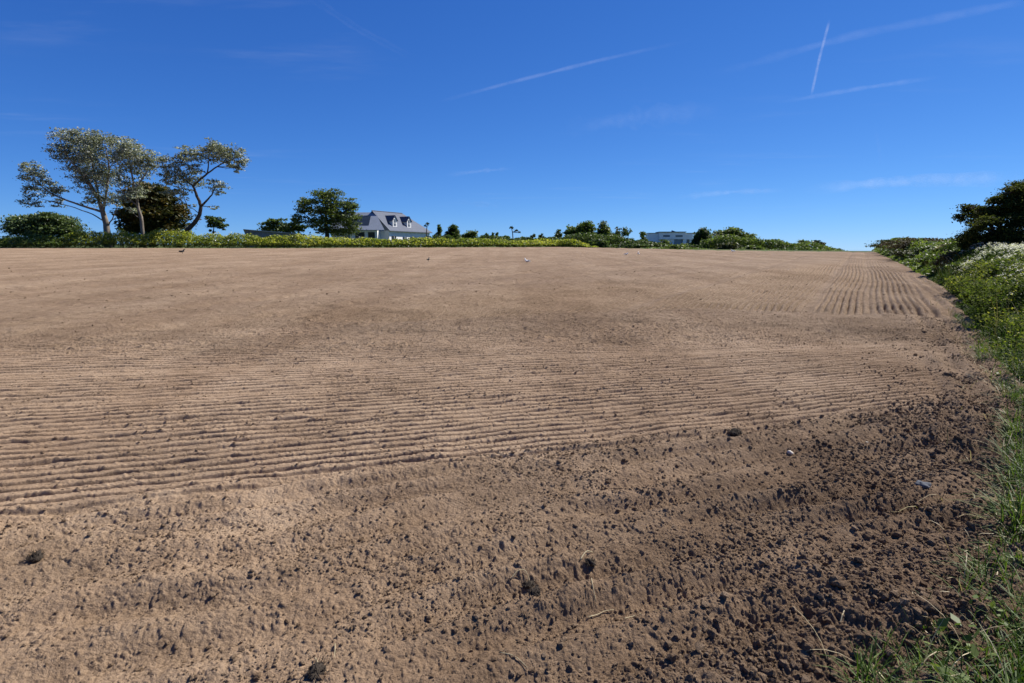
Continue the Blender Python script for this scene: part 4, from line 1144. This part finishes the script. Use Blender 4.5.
# ------------------------------------------------------------------ white flat-roofed house
def build_white_house():
    D = 225.0; s = D / F_PX
    c = at(670, 246, D); zb = float(base_z(np.array([c[0]]), np.array([D]))[0])
    root = empty('house', (c[0], D, zb), R(-4)); tag(root, 'white flat-roofed two-storey modern house among trees on the far side', 'house')
    X = lambda px: (px - 670) * s
    Zp = lambda py: at(670, py, D)[2] - zb
    w = MB(); w.box(X(659), X(684.5), 0, 7, Zp(239.2), Zp(232.3)); w.build('wall', M_white2, root)
    w = MB(); w.box(X(649.5), X(658.9), 1.2, 7, 0, Zp(233.2)); w.build('wall', M_white2, root)
    w = MB(); w.box(X(684.6), X(692), 0.6, 7, Zp(239.3), Zp(233.4)); w.build('wall', M_white2, root)
    w = MB(); w.box(X(659.2), X(674), 0.5, 6.5, 0, Zp(239.25)); w.box(X(682.5), X(686), 0.5, 6.5, 0, Zp(239.25)); w.box(X(689), X(692), 0.6, 6.5, 0, Zp(239.35)); w.build('wall', M_white, root)
    w = MB(); w.box(X(648.6), X(649.4), 0.9, 7, 0, Zp(233)); w.build('wall', M_white, root)
    r = MB(); r.box(X(658.5), X(685), -0.4, 7.3, Zp(232.28), Zp(231.6)); r.build('roof', M_slate, root)
    r = MB(); r.box(X(648.4), X(658.4), 0.9, 7.2, Zp(233.15), Zp(232.7)); r.build('roof', M_slate_pale, root)
    r = MB(); r.box(X(685.1), X(692.6), 0.4, 7.2, Zp(233.35), Zp(232.8)); r.build('roof', M_slate_pale, root)
    r = MB(); r.slab([(X(672.5), 2, Zp(231.55)), (X(676.5), 2, Zp(231.55)), (X(672.5), 2, Zp(230.2))], (0, 1.5, 0)); r.build('roof_light', M_slate, root)
    for a, b, y0, y1 in ((663, 669.5, 236.9, 235.1), (675, 681.8, 236.9, 235.2)):
        g = MB(); g.box(X(a), X(b), -0.05, 0.1, Zp(y0), Zp(y1)); wd = g.build('window', M_glass, root)
        f = MB(); f.box(X(a) - 0.08, X(b) + 0.08, -0.1, -0.052, Zp(y0) - 0.1, Zp(y0) - 0.003); f.build('sill', M_frame, wd)
    g = MB(); g.box(X(674.1), X(682.4), 1.5, 1.6, 0, Zp(239.3)); g.build('glass_door', plain('pale_blue_glass', (0.10, 0.16, 0.22), 0.1, 0.1, 1, 0, 0.7), root)
    g = MB(); g.box(X(686.1), X(688.9), 1.4, 1.5, 0, Zp(239.4)); g.build('doorway', M_glass, root)
    g = MB(); g.box(X(676), X(677), -0.02, 0.3, Zp(239.19), Zp(239.6)); g.build('canopy', M_slate, root)
build_white_house()

# ------------------------------------------------------------------ low stone shed
def build_shed():
    D = 109.0; s = D / F_PX
    c = at(246, 243, D); zb = float(base_z(np.array([c[0]]), np.array([D]))[0])
    root = empty('shed', (c[0], D, zb), R(22)); tag(root, 'low grey shed with pale sloping roof behind the verge, left of the big rounded tree', 'shed')
    M_stone = plain('grey_stone', (0.17, 0.17, 0.17), 0.9, 0.3, 1.2, 0.05, 0.1)
    M_sheet = plain('pale_sheet_roof', (0.34, 0.34, 0.33), 0.7, 0.2, 0.7)
    h0 = at(246, 229, D)[2] - zb - 0.1
    w = MB()
    w.box(0, 9.5, 0, 0.3, 0, h0 - 1.0); w.box(0, 9.5, 5.0, 5.3, 0, h0 - 1.7)
    w.slab([(0, 0.3, 0), (0, 5.0, 0), (0, 5.0, h0 - 1.0), (0, 0.3, h0 - 0.1)], (0.3, 0, 0))
    w.slab([(0.0, 0.0, h0 - 1.0), (9.5, 0.0, h0 - 1.0), (9.5, 0.0, h0 - 0.85), (0.0, 0.0, h0 - 0.12)], (0, 0.29, 0))
    w.build('wall', M_stone, root)
    r = MB()
    r.slab([(-0.3, -0.35, h0 - 0.05), (9.9, -0.35, h0 - 0.8), (9.9, 5.6, h0 - 1.3), (-0.3, 5.6, h0 - 0.7)], (0, 0, 0.12)); r.build('roof', M_sheet, root)
    d = MB(); d.box(3.6, 5.6, -0.06, 0.0, 0, h0 - 1.15); d.build('door', plain('dark_boards', (0.03, 0.028, 0.026), 0.8, 0.3), root)
build_shed()

# ------------------------------------------------------------------ clods, stones and straw lying on the soil
def ico(sub=1):
    import bmesh
    bm = bmesh.new(); bmesh.ops.create_icosphere(bm, subdivisions=sub, radius=1.0)
    V = np.array([v.co[:] for v in bm.verts]); F = np.array([[v.index for v in f.verts] for f in bm.faces]); bm.free()
    return V, F
def clod_verts(sub, size, rg, flat=0.7, rough=0.35):
    V, F = ico(sub)
    o = rg.uniform(-50, 50, 3)
    d = 1 + rough * 2 * (vnoise(V[:, 0] * 1.3 + o[0], V[:, 1] * 1.3 + V[:, 2] * 0.9 + o[1], 5) + 0.55 * vnoise(V[:, 0] * 2.9 + V[:, 2] * 2 + o[2], V[:, 1] * 2.9 + o[0], 6))
    V = V * d[:, None] * np.array([1, rg.uniform(0.6, 1), flat]) * size
    a = rg.uniform(0, 6.28); c, s = math.cos(a), math.sin(a)
    V[:, :2] = V[:, :2] @ np.array([[c, -s], [s, c]])
    return V, F
def build_clods():
    rg = np.random.default_rng(5)
    n = 420000
    x = rg.uniform(-6, 9, n); y = 1.5 + rg.random(n) ** 1.6 * 12
    dv = (veg_x(y) - x) * 0.84
    lo = 4.35 + 0.30 * x
    w = np.where(y < lo, 0.34 + 0.5 * sstep(-1.5, 2.2, x), 0.15) + (0.6 - 0.3 * sstep(4.5, 6, y)) * (1 - sstep(0.3, 1.8, dv))
    w *= 0.3 + 1.5 * sstep(-0.15, 0.3, vnoise(x / 0.5, y / 0.4, 14))
    inview = (np.abs(x) < 1.1 * y + 0.5) & (dv > -0.1)
    keep = inview & (rg.random(n) < w)
    x, y = x[keep], y[keep]
    nf = 3600                                            # odd clods left on the drilled ground further out
    yf = 4 + rg.random(nf) ** 1.4 * 30; xf = rg.uniform(-1.0, 1.0, nf) * yf
    kf = (veg_x(yf) - xf > 0.4) & (yf > 4.35 + 0.3 * xf)
    n0 = len(x); x = np.concatenate([x, xf[kf]]); y = np.concatenate([y, yf[kf]])
    z = soil_z(x, y)
    m = len(x)
    V0, F0 = ico(1)
    V1, F1 = clod_verts(1, 1.0, rg)
    base, tri = [], None
    bm_protos = []
    Vi = np.array([[0.526, 0, 0.851], [-0.526, 0, 0.851], [0.526, 0, -0.851], [-0.526, 0, -0.851], [0, 0.851, 0.526], [0, 0.851, -0.526], [0, -0.851, 0.526], [0, -0.851, -0.526],
                   [0.851, 0.526, 0], [-0.851, 0.526, 0], [0.851, -0.526, 0], [-0.851, -0.526, 0]])
    Fi = np.array([(0, 4, 1), (4, 9, 1), (4, 5, 9), (8, 5, 4), (0, 8, 4), (0, 10, 8), (8, 10, 2), (5, 8, 2), (5, 2, 3), (5, 3, 9), (10, 7, 2), (7, 3, 2), (6, 7, 10), (0, 6, 10), (0, 1, 6), (6, 1, 11), (6, 11, 7), (7, 11, 3), (3, 11, 9), (9, 11, 1)])
    near_hedge = 1 - sstep(0.2, 1.8, (veg_x(y) - x) * 0.84)
    sz = 0.0038 * np.exp(np.clip(rg.normal(0, 0.55, m), -1.2, 1.35)) * (1 + 0.5 * near_hedge + 0.35 * sstep(-1, 2, x) * (y < 4.35 + 0.3 * x))
    sz[n0:] = 0.0078 * np.exp(np.clip(rg.normal(0, 0.5, m - n0), -1, 1.1)) * np.clip(y[n0:] / 11, 0.75, 1.6)
    P = np.repeat(Vi[None], m, 0) * (1 + 0.38 * rg.uniform(-1, 1, (m, 12)))[:, :, None]
    P *= np.stack([np.ones(m), rg.uniform(0.6, 1.0, m), rg.uniform(0.5, 0.9, m)], -1)[:, None, :]
    an = rg.uniform(0, 6.28, m); c, sn = np.cos(an)[:, None], np.sin(an)[:, None]
    Q = P.copy(); Q[:, :, 0] = P[:, :, 0] * c - P[:, :, 1] * sn; Q[:, :, 1] = P[:, :, 0] * sn + P[:, :, 1] * c
    Q = Q * sz[:, None, None] + np.stack([x, y, z + 0.3 * sz], -1)[:, None, :]
    Fx = (Fi[None] + (np.arange(m) * 12)[:, None, None]).reshape(-1, 3)
    o = np_mesh('soil_crumbs', Q.reshape(-1, 3), Fx, M_clod, False)
    tag(o, 'fine crumbs of earth strewn over the rough near soil', 'soil crumbs', kind='stuff')
    # fist-sized clods
    n = 1500
    x = rg.uniform(-3, 9, n); y = 1.5 + rg.random(n) ** 1.2 * 12
    dv = (veg_x(y) - x) * 0.84
    w = np.where(y < 4.35 + 0.3 * x, 0.03 + 0.22 * sstep(-0.5, 2.4, x), 0.0) + 0.42 * (1 - sstep(0.2, 1.5, dv))
    keep = (np.abs(x) < 1.1 * y + 0.5) & (dv > -0.05) & (rg.random(n) < w * 0.7)
    x, y = x[keep], y[keep]; z = soil_z(x, y)
    protos = [clod_verts(3, 1.0, rg, 0.65, 0.6) for _ in range(14)]
    Vs, Fs, k = [], [], 0
    for i in range(len(x)):
        V, F = protos[i % 14]; q = 0.016 * math.exp(min(0.8, rg.normal(0, 0.5)))
        a_ = rg.uniform(0, 6.28); c_, s_ = math.cos(a_), math.sin(a_)
        W_ = V.copy(); W_[:, :2] = W_[:, :2] @ np.array([[c_, -s_], [s_, c_]])
        Vs.append(W_ * q + [x[i], y[i], z[i] - 0.15 * q]); Fs.append(F + k); k += len(V)
    o = np_mesh('soil_clods', np.concatenate(Vs), np.concatenate(Fs), M_clod, False)
    tag(o, 'clods of moist earth along the hedge side and the rough corner', 'soil clods', kind='stuff')
build_clods()

M_wet = plain('dark_turf', (0.045, 0.036, 0.028), 0.95, 0.45, 30, 0.01, 0.1)
def clod_thing(label, px, py, size, mat, seed, name='earth_clod', cat='clod', group=None, tuft=False, flat=0.6, sub=3):
    rg = np.random.default_rng(seed)
    p = un(px, py); z = float(soil_z(p[0], p[1])[0])
    V, F = clod_verts(sub, size, rg, flat, 0.4)
    if tuft:
        root = empty(name, (p[0], p[1], z)); tag(root, label, cat, group)
        np_mesh('clod', V + [0, 0, size * 0.25], F, mat, True, root)
        Q = in_ball(90, rg) * size * [1.0, 1.0, 0.3] + [0, 0, size * 0.35]
        bv, bf = blades(Q, size * 1.1, 0.003, 1.8, rg, 4)
        np_mesh('roots', bv, bf, M_wet, False, root)
    else:
        o = np_mesh(name, V + [0, 0, size * 0.25], F, mat, True); o.location = (p[0], p[1], z); tag(o, label, cat, group)
G = 'dark turf clods on the near soil'
clod_thing('ragged dark turf clump alone near the left edge of the foreground', 35, 557, 0.038, M_wet, 201, 'turf_clump', 'turf clump', G, True)
clod_thing('ragged dark turf clump at the very bottom of the picture, left of centre', 316, 676, 0.040, M_wet, 203, 'turf_clump', 'turf clump', G, True)
clod_thing('dark turf clump under the arched straw in the middle foreground', 529, 584, 0.028, M_wet, 205, 'turf_clump', 'turf clump', G, True)
clod_thing('dark turf clump just below the one with the arched straw', 535, 606, 0.028, M_wet, 207, 'turf_clump', 'turf clump', G, True)
clod_thing('dark turf clump with a pale straw lying over its top', 590, 568, 0.026, M_wet, 209, 'turf_clump', 'turf clump', G, True)
clod_thing('dark clods where the drilled rows end, right of centre', 735, 434, 0.055, M_wet, 211, 'turf_clump', 'turf clump', G, True)
clod_thing('large shadowy earth clod at the grassy lower right corner', 925, 622, 0.05, M_clod, 213, 'earth_clod', 'clod', None, False, 0.5)
clod_thing('second earth clod just above the large one at lower right', 900, 600, 0.036, M_clod, 215, 'earth_clod', 'clod', None, False, 0.5)
M_blue = plain('blue_grey_stone', (0.085, 0.092, 0.107), 0.9, 0.3, 12, 0.005, 0.1)
clod_thing('smooth blue-grey stone among clods on the right near the hedge', 923, 491, 0.048, M_blue, 217, 'stone', 'stone', 'loose stones on the soil', False, 0.4, 3)
M_pale = plain('pale_stone', (0.50, 0.45, 0.38), 0.7, 0.15, 20, 0.004)
clod_thing('small pale stone on the rough soil right of centre', 790, 452, 0.022, M_pale, 219, 'stone', 'stone', 'loose stones on the soil', False, 0.9, 2)
clod_thing('pale flat stone at right, close to where the rows end', 868, 441, 0.022, M_pale, 221, 'stone', 'stone', 'loose stones on the soil', False, 0.5, 2)

def straw(label, pts, rad=0.0022, seed=0, arch=0.0):
    P = []
    for i, (px, py) in enumerate(pts):
        g = un(px, py, 0.02); f = i / (len(pts) - 1)
        g[2] = float(soil_z(g[0], g[1])[0]) + 0.008 + arch * math.sin(math.pi * f)
        P.append(g)
    P = np.array(P)
    tt = np.linspace(0, len(P) - 1, 4 * (len(P) - 1) + 1)
    P = np.stack([np.interp(tt, np.arange(len(P)), P[:, k]) for k in range(3)], -1)
    for _ in range(2): P[1:-1] = (P[:-2] + 2 * P[1:-1] + P[2:]) / 4
    c = P.mean(0)
    o = MB().tube(P - c, np.linspace(rad, rad * 0.5, len(P)), 5).build('straw', M_straw, None, True)
    o.location = c; tag(o, label, 'straw', 'pieces of straw on the soil')
straw('arched pale straw over a dark clump in the middle foreground', [(511, 581), (518, 577), (526, 576), (532, 582)], 0.003, 1, 0.015)
straw('short pale straw lying on top of a dark clump, middle foreground', [(580, 565), (586, 559), (593, 557)], 0.004, 2, 0.02)
straw('upright-looking long straw below the straw-topped clump', [(591, 578), (591, 590), (592, 597), (596, 604)], 0.0028, 3)
straw('forked pale straw lying sideways below the long straw', [(588, 613), (598, 609), (605, 606), (614, 604)], 0.0028, 4)
straw('bent pale straw right of the forked straw', [(624, 618), (630, 616), (636, 614), (641, 611)], 0.0024, 5)
straw('hooked white straw farthest right in the middle foreground', [(655, 603), (657, 609), (658, 613), (663, 614), (667, 612)], 0.0024, 6)
straw('yellow straw sticking up beside the bottom turf clump', [(315, 656), (317, 660), (320, 665)], 0.0028, 7, 0.01)
straw('small upright straw right of the bottom turf clump', [(335, 644), (335, 649), (334, 655)], 0.0024, 8, 0.01)
straw('long dry stalk lying near the hedge foot at right', [(960, 549), (975, 545), (990, 541)], 0.003, 9)
straw('thin stalk lying low at centre bottom', [(500, 655), (515, 660), (528, 668)], 0.0022, 10)

# ------------------------------------------------------------------ birds on the field
M_gull = plain('white_feathers', (0.8, 0.8, 0.78), 0.7, 0.04)
M_gull_wing = plain('grey_wing_feathers', (0.36, 0.38, 0.41), 0.7, 0.06)
M_crow = plain('black_feathers', (0.012, 0.012, 0.014), 0.5, 0.2)
M_bill = plain('yellow_bill', (0.55, 0.38, 0.08), 0.5, 0.05)
M_crow_bill = plain('black_bill', (0.02, 0.02, 0.02), 0.5, 0.05)
def bird(name, label, px, py, face, scale, body_m, wing_m, bill_m, seed, upright=0.5, cat='bird', group=None):
    p = un(px, py); z = float(soil_z(p[0], p[1])[0])
    root = empty(name, (p[0], p[1], z), face); tag(root, label, cat, group)
    # body: a loft from tail to crown, facing +x
    u = upright
    sp = np.array([(-0.30, 0.15), (-0.22, 0.165), (-0.12, 0.18), (0.0, 0.20), (0.09, 0.235), (0.13, 0.28 + 0.06 * u), (0.145, 0.315 + 0.07 * u), (0.165, 0.335 + 0.07 * u), (0.20, 0.335 + 0.07 * u), (0.225, 0.33 + 0.07 * u)])
    ra = np.array([0.012, 0.035, 0.072, 0.092, 0.078, 0.048, 0.040, 0.045, 0.034, 0.010])
    k = 10; V = []
    T = np.gradient(sp, axis=0); T /= np.linalg.norm(T, axis=1)[:, None]
    for (a, b), r, t in zip(sp, ra, T):
        for j in range(k):
            ph = 2 * math.pi * j / k
            V.append((a - t[1] * r * math.sin(ph), r * math.cos(ph) * 0.95, b + t[0] * r * math.sin(ph)))
    V = np.array(V) * scale
    n = len(sp)
    Q = [(i * k + j, i * k + (j + 1) % k, (i + 1) * k + (j + 1) % k, (i + 1) * k + j) for i in range(n - 1) for j in range(k)]
    b = MB(); b.add(V, Q); b.build('body', body_m, root, True)
    for sg in (-1, 1):
        w = MB(); w.ellipsoid((0, 0, 0), (0.19 * scale, 0.022 * scale, 0.06 * scale), 10, 6)
        o = w.build('wing', wing_m, root, True); o.location = (-0.09 * scale, sg * 0.083 * scale, 0.205 * scale); o.rotation_euler = (0, R(12), 0)
        l = MB(); l.tube(np.array([(-0.01, sg * 0.035, 0.14), (-0.015, sg * 0.035, 0.07), (0.0, sg * 0.035, 0.0), (0.035, sg * 0.035, -0.004)]) * scale, 0.009 * scale, 5)
        l.build('leg', bill_m, root)
    hb = sp[-1]
    bl = MB(); bl.tube(np.array([(hb[0] - 0.01, 0, hb[1]), (hb[0] + 0.03, 0, hb[1] - 0.003), (hb[0] + 0.06, 0, hb[1] - 0.012)]) * scale, np.array([0.014, 0.010, 0.003]) * scale, 6)
    bl.build('bill', bill_m, root)
    t = MB(); t.slab([(-0.25 * scale, -0.03 * scale, 0.155 * scale), (-0.40 * scale, -0.04 * scale, 0.135 * scale), (-0.40 * scale, 0.04 * scale, 0.135 * scale), (-0.25 * scale, 0.03 * scale, 0.155 * scale)], (0, 0, 0.012 * scale))
    t.build('tail', body_m, root)
GB = 'gulls resting on the field'; CB = 'black crows on the field'
bird('crow', 'black crow on the far soil below the leaning poplar', 182.5, 253.5, R(40), 1.25, M_crow, M_crow, M_crow_bill, 1, 0.6, 'crow', CB)
bird('crow', 'small black crow on the soil below the right end of the slate-roofed house', 428.5, 261, R(75), 0.72, M_crow, M_crow, M_crow_bill, 2, 0.8, 'crow', CB)
bird('seagull', 'nearest white gull, standing alone left of the other gulls', 526.7, 263.3, R(200), 0.85, M_gull, M_gull_wing, M_bill, 3, 0.8, 'gull', GB)
bird('seagull', 'left gull of the far pair, seen side on', 626.5, 255.5, R(5), 0.80, M_gull, M_gull_wing, M_bill, 4, 0.1, 'gull', GB)
bird('seagull', 'right gull of the far pair, standing upright', 638.3, 255.6, R(250), 0.95, M_gull, M_gull_wing, M_bill, 5, 0.9, 'gull', GB)
bird('seagull', 'farthest gull, a white speck below the broad trees', 732.5, 252.6, R(170), 1.0, M_gull, M_gull, M_bill, 6, 0.1, 'gull', GB)

# ------------------------------------------------------------------ vapour trails high overhead
def trail_mat(name, strength, power, breakup):
    m, nt, out = new_mat(name)
    lw = nt.new('ShaderNodeLayerWeight'); lw.inputs['Blend'].default_value = 0.5
    core = nt.math('POWER', nt.math('SUBTRACT', 1.0, lw.outputs['Facing']), power)
    g = nt.new('ShaderNodeTexCoord').outputs['UV']
    obj = nt.coord('Object')
    nz = nt.range(nt.noise(obj, breakup, 5, 0.65), 0.25, 0.7)
    at_ = nt.new('ShaderNodeAttribute', attribute_name='ends')
    a = nt.math('MULTIPLY', nt.math('MULTIPLY', core, nz), nt.math('MULTIPLY', at_.outputs['Fac'], strength), True)
    d = nt.new('ShaderNodeBsdfDiffuse'); d.inputs['Color'].default_value = (0.9, 0.9, 0.92, 1)
    t2 = nt.new('ShaderNodeBsdfTranslucent'); t2.inputs['Color'].default_value = (0.9, 0.9, 0.92, 1)
    dm = nt.new('ShaderNodeMixShader'); nt.l.new(d.outputs[0], dm.inputs[1]); nt.l.new(t2.outputs[0], dm.inputs[2])
    tr = nt.new('ShaderNodeBsdfTransparent')
    mx = nt.new('ShaderNodeMixShader'); nt.l.new(a, mx.inputs[0]); nt.l.new(tr.outputs[0], mx.inputs[1]); nt.l.new(dm.outputs[0], mx.inputs[2])
    nt.l.new(mx.outputs[0], out.inputs['Surface'])
    return m
def trail(label, pts, width_px, strength, power=1.5, fade=(0.3, 0.3), jitter=0.0, seed=0):
    rg = np.random.default_rng(seed); ALT = 9000.0
    P = []
    for px, py in pts:
        a = (px - 512) / F_PX; b = (341.5 - py) / F_PX
        d = np.array([a, math.cos(PITCH) + b * math.sin(PITCH), -math.sin(PITCH) + b * math.cos(PITCH)])
        P.append(d * (ALT / d[2]))
    P = np.array(P); n = 60
    tt = np.linspace(0, len(P) - 1, n)
    Q = np.stack([np.interp(tt, np.arange(len(P)), P[:, k]) for k in range(3)], -1)
    for _ in range(8): Q[1:-1] = (Q[:-2] + 2 * Q[1:-1] + Q[2:]) / 4
    dist = np.linalg.norm(Q, axis=1)
    rad = 0.5 * width_px * dist / F_PX * (1 + jitter * rg.normal(size=n))
    for _ in range(3): rad[1:-1] = (rad[:-2] + 2 * rad[1:-1] + rad[2:]) / 4
    c = Q.mean(0)
    o = MB().tube(Q - c, rad, 20, False).build('vapour_trail', trail_mat('vapour', strength, power, 12.0 / np.linalg.norm(Q[-1] - Q[0])), None, True)
    f = np.linspace(0, 1, n)
    e = sstep(0, max(1e-3, fade[0]), f) * (1 - sstep(1 - max(1e-3, fade[1]), 1, f))
    at_ = o.data.attributes.new('ends', 'FLOAT', 'POINT')
    at_.data.foreach_set('value', np.repeat(e, 20).astype(np.float32))
    o.location = c; tag(o, label, 'vapour trail', 'vapour trails in the sky')
trail('short bright steep vapour trail at upper right', [(811.5, 95), (819, 60), (829.5, 20)], 2.5, 0.48, 1.2, (0.12, 0.12), 0.1, 1)
trail('long faint vapour trail sloping up from the middle of the sky', [(430, 104), (520, 80), (600, 60), (700, 38)], 3.6, 0.05, 1.4, (0.35, 0.5), 0.3, 2)
trail('faint diffuse vapour trail below the short bright one', [(770, 104), (850, 90), (945, 76)], 4.0, 0.034, 1.4, (0.4, 0.3), 0.3, 3)
trail('tiny faint vertical vapour trail low at right', [(875, 128), (879, 147), (881, 168)], 3.0, 0.10, 1.3, (0.3, 0.3), 0.2, 4)
trail('very faint wide vapour trail crossing the upper left sky', [(300, -10), (360, 30), (420, 62)], 7.0, 0.03, 1.3, (0.3, 0.4), 0.3, 5)
trail('faint wide vapour trail climbing to the upper right corner', [(700, 78), (850, 36), (1030, 0)], 7.0, 0.022, 1.3, (0.4, 0.1), 0.3, 6)
trail('low flat veil of white vapour above the hedge at right', [(800, 190), (900, 181), (1030, 178)], 11.0, 0.085, 1.3, (0.4, 0.2), 0.3, 7)
trail('small wispy streak of cloud in the middle of the sky, over the palms', [(440, 176), (480, 171), (520, 168)], 4.0, 0.04, 1.3, (0.4, 0.4), 0.5, 8)
trail('thin wispy streak of cloud above the white flat-roofed house', [(670, 198), (730, 192), (795, 190)], 5.0, 0.06, 1.3, (0.4, 0.4), 0.5, 9)
trail('broad faint smear of cloud right of the middle of the sky', [(560, 130), (640, 117), (740, 108)], 18.0, 0.022, 1.2, (0.4, 0.4), 0.5, 10)
trail('second low wisp of cloud just under the small one over the palms', [(450, 200), (475, 204), (505, 205)], 5.0, 0.04, 1.3, (0.4, 0.4), 0.5, 11)
